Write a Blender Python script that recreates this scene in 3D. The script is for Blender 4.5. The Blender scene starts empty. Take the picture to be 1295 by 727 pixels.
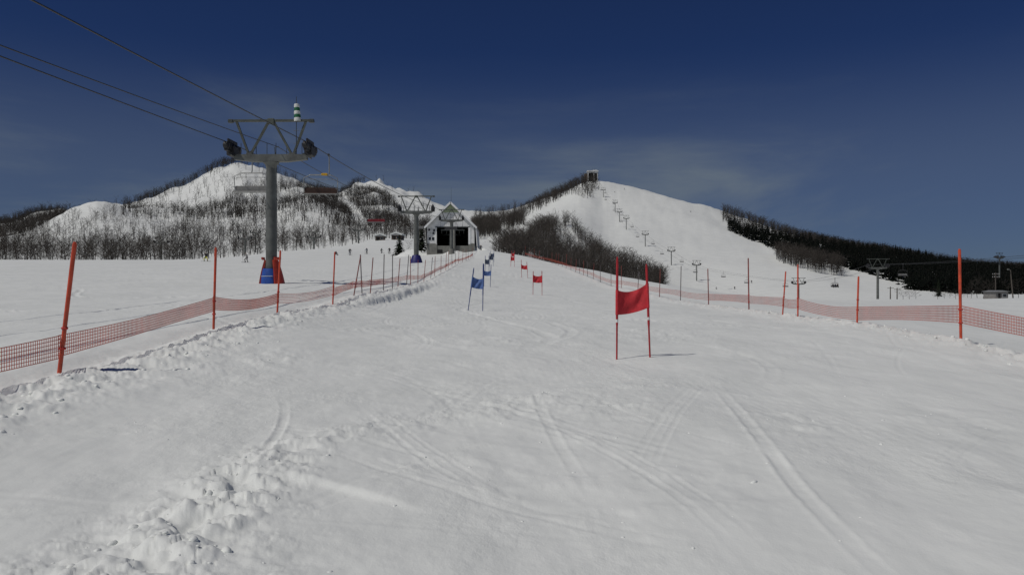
import bpy, bmesh, math, random
import numpy as np
from mathutils import Vector, Matrix

scene = bpy.context.scene
col = scene.collection
R = math.radians
random.seed(7)

# ------------------------------------------------------------------ camera
F = 1000.0            # focal length in pixels of the 1295 px wide photograph
CZ = 1.6              # eye height
cam_d = bpy.data.cameras.new('camera')
cam_d.sensor_width = 36.0
cam_d.lens = 36.0 * F / 1295.0
cam_d.clip_start = 0.05
cam_d.clip_end = 20000
cam = bpy.data.objects.new('camera', cam_d)
cam.location = (0, 0, CZ)
cam.rotation_euler = (R(90), 0, 0)
col.objects.link(cam)
scene.camera = cam

# ------------------------------------------------------------------ light
SUN_EL = 53.0
SUN_DIR = Vector((-0.84, -0.54, 0)).normalized() * math.cos(R(SUN_EL)) + Vector((0, 0, math.sin(R(SUN_EL))))
world = bpy.data.worlds.new('World')
scene.world = world
world.use_nodes = True
nt = world.node_tree
for n in list(nt.nodes):
    nt.nodes.remove(n)
N = nt.nodes.new
L = nt.links.new
w_out = N('ShaderNodeOutputWorld')
w_bg = N('ShaderNodeBackground')
w_bg.inputs['Strength'].default_value = 0.05
sky = N('ShaderNodeTexSky')
sky.sky_type = 'NISHITA'
sky.sun_disc = False
sky.sun_elevation = R(SUN_EL)
sky.sun_rotation = math.atan2(SUN_DIR.x, SUN_DIR.y)
sky.altitude = 1800
sky.air_density = 1.0
sky.dust_density = 0.25
sky.ozone_density = 3.0
tc = N('ShaderNodeTexCoord')
sep = N('ShaderNodeSeparateXYZ')
L(tc.outputs['Generated'], sep.inputs[0])
# thin cirrus: long soft wisps, tilted and flattened towards the horizon
mp = N('ShaderNodeMapping')
mp.inputs['Location'].default_value = (2.2, 1.1, 1.9)
mp.inputs['Rotation'].default_value = (0, R(13), R(-38))
mp.inputs['Scale'].default_value = (2.0, 2.0, 9.0)
L(tc.outputs['Generated'], mp.inputs['Vector'])
cn = N('ShaderNodeTexNoise'); cn.inputs['Scale'].default_value = 1.0
cn.inputs['Detail'].default_value = 8; cn.inputs['Roughness'].default_value = 0.58
cn.inputs['Distortion'].default_value = 0.5
L(mp.outputs[0], cn.inputs['Vector'])
cr = N('ShaderNodeMapRange'); cr.interpolation_type = 'SMOOTHSTEP'
cr.inputs['From Min'].default_value = 0.42; cr.inputs['From Max'].default_value = 0.78
cr.inputs['To Min'].default_value = 0.27; cr.inputs['To Max'].default_value = 0.95
L(cn.outputs['Fac'], cr.inputs['Value'])
# the layer thins out towards the zenith
th = N('ShaderNodeMapRange'); th.interpolation_type = 'SMOOTHSTEP'
th.inputs['From Min'].default_value = 0.12; th.inputs['From Max'].default_value = 0.29
th.inputs['To Min'].default_value = 1.0; th.inputs['To Max'].default_value = 0.0
L(sep.outputs['Z'], th.inputs['Value'])
cm = N('ShaderNodeMath'); cm.operation = 'MULTIPLY'
L(cr.outputs[0], cm.inputs[0]); L(th.outputs[0], cm.inputs[1])
# deep polarised blue of a clear spring noon at altitude
tint = N('ShaderNodeMix'); tint.data_type = 'RGBA'; tint.blend_type = 'MULTIPLY'
tint.inputs['Factor'].default_value = 1.0
tint.inputs[7].default_value = (0.25, 0.36, 0.65, 1)
L(sky.outputs[0], tint.inputs[6])
mixc = N('ShaderNodeMix'); mixc.data_type = 'RGBA'
L(cm.outputs[0], mixc.inputs['Factor'])
L(tint.outputs[2], mixc.inputs[6])
mixc.inputs[7].default_value = (3.8, 4.65, 5.5, 1)
L(mixc.outputs[2], w_bg.inputs['Color'])
L(w_bg.outputs[0], w_out.inputs['Surface'])

sun_d = bpy.data.lights.new('sun', 'SUN')
sun_d.energy = 3.0
sun_d.angle = R(0.53)
sun_d.color = (1.0, 0.955, 0.90)
sun = bpy.data.objects.new('sun', sun_d)
sun.rotation_euler = (-SUN_DIR).to_track_quat('-Z', 'Y').to_euler()
sun.location = (-40, -20, 60)
col.objects.link(sun)

scene.view_settings.view_transform = 'Standard'
scene.view_settings.look = 'None'
scene.view_settings.gamma = 1.0
scene.view_settings.exposure = -0.49
scene.view_settings.use_curve_mapping = False

# ------------------------------------------------------------------ materials
def principled(name, color, rough=0.6, metal=0.0, noise=0.0, nscale=8.0, bump=0.0, bscale=40.0, spec=0.5, dark=None):
    m = bpy.data.materials.new(name)
    m.use_nodes = True
    t = m.node_tree
    b = t.nodes['Principled BSDF']
    b.inputs['Roughness'].default_value = rough
    b.inputs['Metallic'].default_value = metal
    b.inputs['Specular IOR Level'].default_value = spec
    c = (*color, 1)
    b.inputs['Base Color'].default_value = c
    tcn = t.nodes.new('ShaderNodeTexCoord')
    if noise > 0:
        nz = t.nodes.new('ShaderNodeTexNoise')
        nz.inputs['Scale'].default_value = nscale
        nz.inputs['Detail'].default_value = 6
        nz.inputs['Roughness'].default_value = 0.65
        t.links.new(tcn.outputs['Object'], nz.inputs['Vector'])
        rp = t.nodes.new('ShaderNodeMapRange')
        rp.inputs['From Min'].default_value = 0.32
        rp.inputs['From Max'].default_value = 0.68
        t.links.new(nz.outputs['Fac'], rp.inputs['Value'])
        mixn = t.nodes.new('ShaderNodeMix'); mixn.data_type = 'RGBA'
        d = dark or tuple(v * (1 - noise) for v in color)
        mixn.inputs[6].default_value = (*d, 1)
        mixn.inputs[7].default_value = (*tuple(min(1, v * (1 + noise * 0.5)) for v in color), 1)
        t.links.new(rp.outputs[0], mixn.inputs['Factor'])
        t.links.new(mixn.outputs[2], b.inputs['Base Color'])
    if bump > 0:
        nb = t.nodes.new('ShaderNodeTexNoise')
        nb.inputs['Scale'].default_value = bscale
        nb.inputs['Detail'].default_value = 4
        t.links.new(tcn.outputs['Object'], nb.inputs['Vector'])
        bp = t.nodes.new('ShaderNodeBump')
        bp.inputs['Strength'].default_value = bump
        bp.inputs['Distance'].default_value = 0.02
        t.links.new(nb.outputs['Fac'], bp.inputs['Height'])
        t.links.new(bp.outputs[0], b.inputs['Normal'])
    return m

def snow_material():
    m = bpy.data.materials.new('snow')
    m.use_nodes = True
    t = m.node_tree
    b = t.nodes['Principled BSDF']
    b.inputs['Roughness'].default_value = 0.62
    b.inputs['Specular IOR Level'].default_value = 0.25
    g = t.nodes.new('ShaderNodeNewGeometry')
    def noise(scale, detail, rough, sc=(1, 1, 1), rot=0):
        mpn = t.nodes.new('ShaderNodeMapping')
        mpn.inputs['Scale'].default_value = sc
        mpn.inputs['Rotation'].default_value = (0, 0, rot)
        t.links.new(g.outputs['Position'], mpn.inputs['Vector'])
        nz = t.nodes.new('ShaderNodeTexNoise')
        nz.inputs['Scale'].default_value = scale
        nz.inputs['Detail'].default_value = detail
        nz.inputs['Roughness'].default_value = rough
        t.links.new(mpn.outputs[0], nz.inputs['Vector'])
        return nz
    # old spring snow: clean patches and faintly soiled, wet grey ones
    a = noise(0.22, 6, 0.6)
    a2 = noise(2.2, 5, 0.65, (1.0, 0.45, 1), R(8))
    ad = t.nodes.new('ShaderNodeMath'); ad.operation = 'ADD'
    t.links.new(a.outputs['Fac'], ad.inputs[0]); t.links.new(a2.outputs['Fac'], ad.inputs[1])
    rp = t.nodes.new('ShaderNodeMapRange')
    rp.inputs['From Min'].default_value = 0.75; rp.inputs['From Max'].default_value = 1.25
    t.links.new(ad.outputs[0], rp.inputs['Value'])
    mixn = t.nodes.new('ShaderNodeMix'); mixn.data_type = 'RGBA'
    mixn.inputs[6].default_value = (0.755, 0.78, 0.745, 1)
    mixn.inputs[7].default_value = (0.85, 0.872, 0.833, 1)
    t.links.new(rp.outputs[0], mixn.inputs['Factor'])
    t.links.new(mixn.outputs[2], b.inputs['Base Color'])
    # grain and small crusted lumps; patchy, so smooth skied-off areas stay smooth
    n1 = noise(9.0, 6, 0.62, (1, 0.6, 1), R(12))
    n2 = noise(55.0, 3, 0.6)
    msk = noise(0.55, 4, 0.6, (1, 0.5, 1), R(-10))
    mr = t.nodes.new('ShaderNodeMapRange'); mr.interpolation_type = 'SMOOTHSTEP'
    mr.inputs['From Min'].default_value = 0.42; mr.inputs['From Max'].default_value = 0.66
    mr.inputs['To Min'].default_value = 0.15; mr.inputs['To Max'].default_value = 1.0
    t.links.new(msk.outputs['Fac'], mr.inputs['Value'])
    mu = t.nodes.new('ShaderNodeMath'); mu.operation = 'MULTIPLY'
    t.links.new(n1.outputs['Fac'], mu.inputs[0]); t.links.new(mr.outputs[0], mu.inputs[1])
    n0 = noise(0.30, 5, 0.6, (1, 0.55, 1), R(25))
    b0 = t.nodes.new('ShaderNodeBump'); b0.inputs['Strength'].default_value = 0.35; b0.inputs['Distance'].default_value = 0.35
    t.links.new(n0.outputs['Fac'], b0.inputs['Height'])
    b1 = t.nodes.new('ShaderNodeBump'); b1.inputs['Strength'].default_value = 0.6; b1.inputs['Distance'].default_value = 0.035
    t.links.new(mu.outputs[0], b1.inputs['Height'])
    t.links.new(b0.outputs[0], b1.inputs['Normal'])
    b2 = t.nodes.new('ShaderNodeBump'); b2.inputs['Strength'].default_value = 0.35; b2.inputs['Distance'].default_value = 0.006
    t.links.new(n2.outputs['Fac'], b2.inputs['Height'])
    t.links.new(b1.outputs[0], b2.inputs['Normal'])
    t.links.new(b2.outputs[0], b.inputs['Normal'])
    return m

M = {}
M['snow'] = snow_material()
M['pole_red'] = principled('red_plastic', (0.62, 0.082, 0.032), 0.45, noise=0.35, nscale=6)
M['pole_worn'] = principled('worn_red_plastic', (0.27, 0.06, 0.045), 0.55, noise=0.6, nscale=5)
M['pole_grey'] = principled('grey_plastic_pole', (0.12, 0.10, 0.10), 0.55, noise=0.4, nscale=5)
M['net'] = principled('orange_net', (0.62, 0.11, 0.06), 0.6, noise=0.35, nscale=1.5)
M['tie'] = principled('red_tie', (0.5, 0.03, 0.02), 0.6)
M['panel_red'] = principled('red_cloth', (0.58, 0.03, 0.04), 0.75, noise=0.25, nscale=9, bump=0.4, bscale=14)
M['panel_blue'] = principled('blue_cloth', (0.085, 0.155, 0.37), 0.75, noise=0.25, nscale=9, bump=0.4, bscale=14)
M['panel_slate'] = principled('slate_blue_cloth', (0.055, 0.075, 0.12), 0.8, noise=0.25, nscale=9)
M['gate_red'] = principled('red_gate_pole', (0.42, 0.02, 0.025), 0.5, noise=0.3, nscale=8)
M['gate_blue'] = principled('blue_gate_pole', (0.03, 0.06, 0.22), 0.5, noise=0.4, nscale=8)
M['white_mark'] = principled('white_tape', (0.75, 0.75, 0.73), 0.5, noise=0.2, nscale=30)
M['steel'] = principled('galvanised_steel', (0.135, 0.142, 0.13), 0.5, metal=0.15, noise=0.45, nscale=1.6, bump=0.15, bscale=9)
M['steel_dark'] = principled('dark_painted_steel', (0.05, 0.058, 0.055), 0.5, noise=0.4, nscale=3)
M['beam'] = principled('green_grey_beam', (0.075, 0.085, 0.07), 0.55, noise=0.4, nscale=2.5)
M['rubber'] = principled('black_rubber', (0.018, 0.018, 0.02), 0.6, noise=0.4, nscale=6)
M['rope'] = principled('steel_rope', (0.02, 0.022, 0.026), 0.5)
M['pad_blue'] = principled('blue_crash_mat', (0.018, 0.075, 0.34), 0.5, noise=0.3, nscale=4, bump=0.3, bscale=6)
M['pad_purple'] = principled('indigo_crash_mat', (0.022, 0.02, 0.14), 0.5, noise=0.3, nscale=4, bump=0.3, bscale=6)
M['pad_red'] = principled('orange_red_crash_mat', (0.50, 0.055, 0.03), 0.5, noise=0.3, nscale=4, bump=0.3, bscale=6)
M['strap'] = principled('pale_strap', (0.45, 0.5, 0.55), 0.6)
M['sock_green'] = principled('green_cloth', (0.01, 0.12, 0.05), 0.8, noise=0.2, nscale=9)
M['sock_white'] = principled('white_cloth', (0.68, 0.70, 0.66), 0.8, noise=0.15, nscale=9)
M['chair_frame'] = principled('chair_tube', (0.30, 0.31, 0.30), 0.45, metal=0.2, noise=0.35, nscale=5)
M['chair_dark'] = principled('chair_dark_tube', (0.06, 0.06, 0.062), 0.5, noise=0.35, nscale=5)
M['seat_brown'] = principled('brown_seat', (0.06, 0.03, 0.02), 0.6, noise=0.35, nscale=5)
M['seat_red'] = principled('red_seat', (0.22, 0.014, 0.022), 0.55, noise=0.3, nscale=5)
M['seat_grey'] = principled('grey_seat', (0.24, 0.24, 0.23), 0.6, noise=0.3, nscale=5)
M['yellow'] = principled('yellow_paint', (0.62, 0.36, 0.02), 0.5, noise=0.2, nscale=9)
M['wall_white'] = principled('white_cladding', (0.74, 0.745, 0.73), 0.7, noise=0.18, nscale=1.2)
M['wall_trim'] = principled('white_trim', (0.80, 0.81, 0.80), 0.6, noise=0.12, nscale=2)
M['wall_base'] = principled('concrete_base', (0.20, 0.20, 0.18), 0.85, noise=0.3, nscale=1.1, bump=0.3, bscale=12)
M['gable_green'] = principled('pale_green_panel', (0.36, 0.42, 0.27), 0.7, noise=0.15, nscale=2)
M['roof_grey'] = principled('grey_roof_sheet', (0.30, 0.31, 0.31), 0.55, metal=0.1, noise=0.25, nscale=1)
M['interior'] = principled('dark_interior', (0.012, 0.012, 0.013), 0.9, noise=0.3, nscale=2)
M['glass'] = principled('dark_window_glass', (0.01, 0.012, 0.015), 0.12, spec=0.6)
M['sign_board'] = principled('pale_sign_board', (0.55, 0.56, 0.54), 0.6, noise=0.15, nscale=3)
M['sign_dark'] = principled('dark_sign_print', (0.03, 0.03, 0.04), 0.6)
M['bark'] = principled('grey_brown_bark', (0.05, 0.047, 0.043), 0.9, spec=0.08, noise=0.4, nscale=1.5)
M['twig'] = principled('grey_brown_twigs', (0.066, 0.059, 0.052), 0.9, spec=0.08, noise=0.4, nscale=0.6)
M['twig_light'] = principled('pale_twigs', (0.11, 0.10, 0.09), 0.9, spec=0.08, noise=0.4, nscale=0.6)
M['twig_dark'] = principled('dark_twigs', (0.042, 0.038, 0.034), 0.9, spec=0.08, noise=0.4, nscale=0.6)
M['needle'] = principled('dark_conifer_needles', (0.0045, 0.0065, 0.0045), 0.85, spec=0.08, noise=0.5, nscale=0.5)
M['needle_near'] = principled('conifer_needles', (0.016, 0.022, 0.013), 0.85, spec=0.08, noise=0.5, nscale=1.5)
M['wood_pole'] = principled('weathered_utility_pole', (0.10, 0.085, 0.07), 0.85, noise=0.4, nscale=3)
M['hut_wall'] = principled('brown_hut_boards', (0.10, 0.075, 0.06), 0.8, noise=0.35, nscale=2)
M['shed_wall'] = principled('grey_shed_wall', (0.22, 0.21, 0.20), 0.8, noise=0.3, nscale=2)
M['skin'] = principled('skin', (0.42, 0.25, 0.18), 0.6)
M['ski'] = principled('dark_ski', (0.04, 0.04, 0.05), 0.4)
for nm, c in dict(black=(0.012, 0.012, 0.015), yellow=(0.62, 0.60, 0.03), grey=(0.16, 0.16, 0.16), lightgrey=(0.30, 0.30, 0.29),
                  navy=(0.018, 0.025, 0.06), brown=(0.05, 0.035, 0.03), red=(0.3, 0.03, 0.03), darkgrey=(0.045, 0.045, 0.05)).items():
    M['cloth_' + nm] = principled('cloth_' + nm, c, 0.85, noise=0.25, nscale=5)

# ------------------------------------------------------------------ scene helpers
def link(o, parent=None):
    col.objects.link(o)
    if parent is not None:
        o.parent = parent
    return o

def tag(o, label=None, cat=None, group=None, kind=None):
    if label: o['label'] = label
    if cat: o['category'] = cat
    if group: o['group'] = group
    if kind: o['kind'] = kind
    return o

def thing(name, label, cat, loc=(0, 0, 0), rz=0.0, group=None, scale=1.0):
    o = bpy.data.objects.new(name, None)
    o.empty_display_size = 0.3
    link(o)
    o.location = loc
    o.rotation_euler = (0, 0, rz)
    o.scale = (scale,) * 3
    return tag(o, label, cat, group)

def copy_tree(o, parent=None):
    c = o.copy()
    link(c, parent)
    for ch in list(o.children):
        copy_tree(ch, c)
    return c

class MB:
    """collects simple shapes and links them as one mesh object"""
    def __init__(self):
        self.v = []; self.f = []; self.mi = []; self.cur = 0
    def add(self, vs, fs):
        o = len(self.v)
        self.v += [tuple(p) for p in vs]
        self.f += [tuple(i + o for i in f) for f in fs]
        self.mi += [self.cur] * len(fs)
        return self
    def box(self, c, s, rot=None, bev=0.0):
        sx, sy, sz = s[0] / 2, s[1] / 2, s[2] / 2
        if bev > 0:
            vs = []
            b = min(bev, sx * .9, sy * .9, sz * .9)
            for z, k in ((-sz, 1), (-sz + b, 0), (sz - b, 0), (sz, 1)):
                i = b if k else 0.0
                X, Y = sx - i, sy - i
                q = b * 0.6
                for (x, y) in ((-X + q, -Y), (X - q, -Y), (X, -Y + q), (X, Y - q), (X - q, Y), (-X + q, Y), (-X, Y - q), (-X, -Y + q)):
                    vs.append((x, y, z))
            fs = [tuple(range(7, -1, -1)), tuple(range(24, 32))]
            for l in range(3):
                for i in range(8):
                    j = (i + 1) % 8
                    fs.append((l * 8 + i, l * 8 + j, l * 8 + 8 + j, l * 8 + 8 + i))
        else:
            vs = [(x, y, z) for z in (-sz, sz) for (x, y) in ((-sx, -sy), (sx, -sy), (sx, sy), (-sx, sy))]
            fs = [(3, 2, 1, 0), (4, 5, 6, 7), (0, 1, 5, 4), (1, 2, 6, 5), (2, 3, 7, 6), (3, 0, 4, 7)]
        m = rot if rot is not None else Matrix.Identity(3)
        c = Vector(c)
        return self.add([m @ Vector(p) + c for p in vs], fs)
    def tube(self, pts, rad, n=8, cap=True):
        pts = [Vector(p) for p in pts]
        rads = rad if isinstance(rad, (list, tuple)) else [rad] * len(pts)
        vs = []; prev = None
        for i, p in enumerate(pts):
            a = pts[max(0, i - 1)]; b = pts[min(len(pts) - 1, i + 1)]
            t = (b - a).normalized()
            if prev is None:
                u = t.orthogonal().normalized()
            else:
                u = (prev - t * prev.dot(t))
                u = u.normalized() if u.length > 1e-6 else t.orthogonal().normalized()
            prev = u
            w = t.cross(u)
            for k in range(n):
                an = 2 * math.pi * k / n
                vs.append(p + (u * math.cos(an) + w * math.sin(an)) * rads[i])
        fs = []
        for i in range(len(pts) - 1):
            for k in range(n):
                j = (k + 1) % n
                fs.append((i * n + k, i * n + j, i * n + n + j, i * n + n + k))
        if cap:
            fs.append(tuple(range(n - 1, -1, -1)))
            o = (len(pts) - 1) * n
            fs.append(tuple(range(o, o + n)))
        return self.add(vs, fs)
    def beam(self, a, b, w, h):
        """rectangular bar from a to b, w wide (sideways), h deep"""
        a = Vector(a); b = Vector(b)
        t = (b - a).normalized()
        up = Vector((0, 1, 0)) if abs(t.y) < 0.9 else Vector((0, 0, 1))
        u = t.cross(up).normalized(); v = u.cross(t)
        vs = []
        for p in (a, b):
            for (i, j) in ((-1, -1), (1, -1), (1, 1), (-1, 1)):
                vs.append(p + u * (i * w / 2) + v * (j * h / 2))
        return self.add(vs, [(3, 2, 1, 0), (4, 5, 6, 7), (0, 1, 5, 4), (1, 2, 6, 5), (2, 3, 7, 6), (3, 0, 4, 7)])
    def prism(self, prof, y0, y1):
        """profile in (x, z), pushed from y0 to y1"""
        n = len(prof)
        vs = [(x, y0, z) for x, z in prof] + [(x, y1, z) for x, z in prof]
        fs = [tuple(range(n)), tuple(range(2 * n - 1, n - 1, -1))]
        for i in range(n):
            j = (i + 1) % n
            fs.append((i, i + n, j + n, j))
        return self.add(vs, fs)
    def mesh(self, name, mats, smooth=False):
        me = bpy.data.meshes.new(name)
        me.from_pydata(self.v, [], self.f)
        for m in (mats if isinstance(mats, (list, tuple)) else [mats]):
            me.materials.append(M[m] if isinstance(m, str) else m)
        if any(self.mi):
            me.polygons.foreach_set('material_index', self.mi)
        bm = bmesh.new(); bm.from_mesh(me)
        bmesh.ops.recalc_face_normals(bm, faces=bm.faces)
        bm.to_mesh(me); bm.free()
        if smooth:
            me.polygons.foreach_set('use_smooth', [True] * len(me.polygons))
            me.set_sharp_from_angle(angle=R(40))
        me.update()
        return me
    def build(self, name, mats, parent=None, smooth=False, loc=None):
        o = bpy.data.objects.new(name, self.mesh(name, mats, smooth))
        link(o, parent)
        if loc is not None: o.location = loc
        return o

def np_mesh(name, V, T, mats, mi=None, smooth=False):
    """fast mesh from numpy vertices and triangles/quads"""
    me = bpy.data.meshes.new(name)
    V = np.asarray(V, np.float32); T = np.asarray(T, np.int32)
    k = T.shape[1]
    me.vertices.add(len(V)); me.vertices.foreach_set('co', V.ravel())
    me.loops.add(T.size); me.loops.foreach_set('vertex_index', T.ravel())
    me.polygons.add(len(T))
    me.polygons.foreach_set('loop_start', np.arange(0, T.size, k, dtype=np.int32))
    me.polygons.foreach_set('loop_total', np.full(len(T), k, np.int32))
    if smooth: me.polygons.foreach_set('use_smooth', np.ones(len(T), bool))
    for m in mats: me.materials.append(M[m])
    if mi is not None: me.polygons.foreach_set('material_index', np.asarray(mi, np.int32))
    me.update(calc_edges=True)
    me.validate()
    return me

# ------------------------------------------------------------------ noise
_rng = np.random.default_rng(3)
_perm = _rng.permutation(1024)
_grad = np.stack([np.cos(np.arange(1024) * 2.39996), np.sin(np.arange(1024) * 2.39996)], 1)
def perlin(x, y, seed=0):
    xi = np.floor(x).astype(np.int64); yi = np.floor(y).astype(np.int64)
    xf = x - xi; yf = y - yi
    def g(ix, iy, fx, fy):
        h = _perm[(_perm[(ix + seed * 57) & 1023] + iy) & 1023]
        return _grad[h, 0] * fx + _grad[h, 1] * fy
    u = xf * xf * xf * (xf * (xf * 6 - 15) + 10); v = yf * yf * yf * (yf * (yf * 6 - 15) + 10)
    a = g(xi, yi, xf, yf); b = g(xi + 1, yi, xf - 1, yf)
    c = g(xi, yi + 1, xf, yf - 1); d = g(xi + 1, yi + 1, xf - 1, yf - 1)
    return 1.5 * ((a + (b - a) * u) * (1 - v) + (c + (d - c) * u) * v)
def fbm(x, y, octv=4, seed=0, gain=0.5):
    s = 0; a = 1.0; tot = 0
    for o in range(octv):
        s = s + a * perlin(x * 2 ** o + 13.7 * o, y * 2 ** o - 7.3 * o, seed + o); tot += a; a *= gain
    return s / tot
def worley(x, y, seed=0):
    """rounded lumps: 1 at a cell's middle falling to 0 at its rim"""
    xi = np.floor(x).astype(np.int64); yi = np.floor(y).astype(np.int64)
    best = np.full(x.shape, 9.0); hv = np.zeros(x.shape)
    for ox in (-1, 0, 1):
        for oy in (-1, 0, 1):
            h = _perm[(_perm[(xi + ox + seed * 31) & 1023] + yi + oy) & 1023]
            jx = xi + ox + .15 + .7 * (h / 1023.0); jy = yi + oy + .15 + .7 * (_perm[(h + 77) & 1023] / 1023.0)
            d = (x - jx) ** 2 + (y - jy) ** 2
            m = d < best
            best = np.where(m, d, best); hv = np.where(m, _perm[(h + 311) & 1023] / 1023.0, hv)
    return np.sqrt(np.clip(1 - best / .62, 0, 1)) * (.25 + .75 * hv)
def sstep(a, b, x):
    t = np.clip((x - a) / (b - a), 0, 1)
    return t * t * (3 - 2 * t)

# ------------------------------------------------------------------ terrain
# survey points: (bearing as photo column, photo row, distance ahead in metres)
PTS = []
def sv(x, *prof):
    for d, y in prof: PTS.append(((x - 647.5) / F * d, d, CZ + (363 - y) / F * d))
sv(-420, (140, 330), (190, 338), (400, 325), (700, 310), (1000, 300), (1600, 330))
sv(-200, (130, 329), (180, 337), (400, 322), (600, 305), (1000, 292), (1600, 325))
sv(0, (128, 328), (180, 336), (400, 317), (600, 303), (1000, 287), (1600, 325))
sv(50, (128, 328), (180, 336), (400, 313), (600, 285), (780, 282), (1000, 271), (1600, 320))
sv(100, (130, 328), (180, 336), (400, 308), (580, 259), (720, 272), (1000, 268), (1600, 320))
sv(125, (132, 328), (185, 336), (400, 308), (590, 253), (720, 270), (1000, 267), (1600, 320))
sv(150, (135, 328), (185, 336), (400, 310), (590, 264), (720, 271), (1000, 262), (1600, 320))
sv(200, (140, 328), (190, 335), (420, 310), (630, 272), (760, 264), (980, 247), (1600, 310))
sv(250, (150, 327), (200, 333), (420, 308), (640, 270), (760, 258), (970, 224), (1600, 310))
sv(288, (170, 325), (230, 330), (420, 309), (640, 268), (780, 248), (960, 208), (1600, 310))
sv(315, (190, 322), (240, 327), (440, 307), (640, 268), (780, 248), (960, 206), (1600, 310))
sv(350, (215, 318), (260, 322), (450, 304), (600, 276), (700, 262), (800, 255), (970, 216), (1600, 310))
sv(390, (235, 315), (280, 318), (450, 302), (650, 262), (800, 252), (1000, 231), (1600, 300))
sv(430, (260, 311), (300, 313), (480, 297), (700, 268), (1000, 250), (1250, 246), (1700, 300))
sv(455, (275, 307), (330, 307), (500, 294), (750, 268), (1000, 250), (1350, 235), (1800, 290))
sv(468, (1390, 238))
sv(478, (1400, 224))
sv(489, (1400, 236))
sv(475, (210, 320), (285, 304), (350, 303), (520, 292), (800, 264), (1050, 246), (1400, 228), (1900, 280))
sv(500, (210, 319), (300, 303), (360, 301), (520, 291), (800, 268), (1050, 254), (1400, 238), (1900, 280))
sv(530, (200, 319), (300, 306), (500, 294), (800, 275), (1400, 252), (1900, 280))
sv(570, (185, 320), (230, 318), (300, 312), (500, 299), (800, 280), (1350, 265), (1900, 285))
sv(610, (150, 316), (200, 318), (300, 318), (500, 300), (700, 284), (1050, 268), (1800, 300))
sv(650, (150, 321), (180, 325), (250, 330), (400, 312), (550, 287), (700, 276), (920, 264), (1500, 300))
sv(700, (128, 332), (160, 338), (220, 350), (350, 325), (450, 300), (560, 275), (700, 262), (890, 249), (1400, 300))
sv(740, (108, 339), (150, 350), (220, 365), (350, 338), (450, 312), (560, 279), (700, 250), (800, 229), (1300, 290))
sv(762, (100, 343), (140, 355), (220, 372), (350, 347), (450, 322), (560, 289), (650, 268), (730, 250), (800, 227), (1300, 290))
sv(780, (700, 257), (800, 232), (1300, 292))
sv(800, (82, 352), (130, 370), (220, 388), (350, 355), (450, 327), (560, 292), (650, 270), (800, 237.5), (1300, 295))
sv(840, (68, 361), (120, 378), (220, 398), (350, 370), (440, 335), (520, 308), (600, 286), (800, 246.5), (1300, 297))
sv(900, (60, 371), (110, 385), (230, 402), (330, 380), (400, 355), (500, 317), (600, 291), (790, 263.5), (1300, 302))
sv(960, (55, 377), (110, 386), (230, 400), (320, 380), (400, 350), (500, 322), (600, 303), (760, 283), (1300, 320))
sv(1020, (55, 380), (110, 386), (230, 392), (310, 378), (400, 350), (480, 330), (600, 310), (720, 303), (1300, 330))
sv(1100, (60, 381), (120, 383), (190, 378), (280, 376), (380, 362), (450, 345), (560, 329), (680, 318), (1300, 345))
sv(1200, (70, 381), (130, 379), (180, 379.5), (260, 374), (350, 368), (450, 355), (620, 337), (1300, 352))
sv(1295, (70, 380), (130, 376), (170, 377), (260, 374), (350, 369), (450, 359), (600, 347), (1300, 356))
sv(1500, (70, 380), (130, 376), (200, 377), (350, 372), (600, 350), (1300, 355))
sv(1750, (70, 380), (130, 378), (200, 377), (350, 372), (600, 355), (1300, 355))
def wp(*pts):                       # survey points measured on the ground
    for x, y, z in pts: PTS.append((x, y, z))
wp((0, 3, 0.02), (0, 6, .05), (0, 9, .16), (0, 14, .36), (0, 20, .5), (0, 30, .68), (0, 43, .95), (0, 57, 1.5), (-1, 72, 2.6), (-2, 90, 3.8), (-3, 110, 5.2), (-4, 135, 7.2))
wp((-6.4, 4, .15), (-6.4, 11, .40), (-6.4, 17, .66), (-6.4, 22, .84), (-6.4, 27, .95), (-6.4, 36, 1.1), (-6.4, 43, 1.3), (-6.4, 59, 2.1), (-6.4, 72, 3.0), (-6.5, 90, 4.2), (-6.5, 110, 5.3), (-7, 135, 7.0))
wp((-3, 3, .02), (3, 3, .02), (-3, 6, .07), (3, 6, .06), (-3, 9, .18), (3, 9, .16), (-3.2, 14, .38), (4, 14, .34), (-3, 24, .62), (4, 24, .54))
wp((-15, 3, .0), (-15, 20, .75), (-15, 35, 1.2), (-15, 49, 1.85), (-15, 80, 3.3), (-14, 114, 5.1), (-13, 150, 7.4))
wp((-40, 10, 0), (-40, 40, 1.6), (-40, 80, 3.3), (-45, 120, 5.3), (-70, 50, 2.0), (-75, 95, 4.4), (-45, 150, 7.0), (-30, 200, 9.6))
wp((9.5, 4, .05), (9.3, 16.7, .40), (9.5, 21.7, .60), (9.5, 26, .56), (9.5, 31.7, .62), (9.5, 38, .70), (9.5, 44.6, .78), (9.2, 50.5, .95), (8.5, 71, 1.7), (6.8, 90, 3.3), (5.1, 120, 5.5), (1.5, 148, 7.7))
wp((16, 10, 0), (18, 25, .2), (30, 15, -.3), (30, 45, -.2), (60, 60, -.6), (60, 30, -.8))
wp((-20, -8, -.6), (0, -8, -.4), (20, -8, -.5), (-40, -60, -4), (0, -60, -4), (40, -60, -4.5), (-200, -200, -16), (0, -200, -18), (200, -200, -17), (-200, 0, -2), (200, 0, -8), (-600, -100, -20), (600, -100, -30), (0, -800, -80), (-2500, 0, -60), (2500, 0, -120), (0, -3000, -160), (-800, 200, 40), (900, 250, -10))
wp((-3000, 3500, 120), (0, 5000, 0), (3000, 3500, -60), (5000, 1500, -120), (-5000, 1000, -60))
PTS = np.array(PTS)
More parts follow.
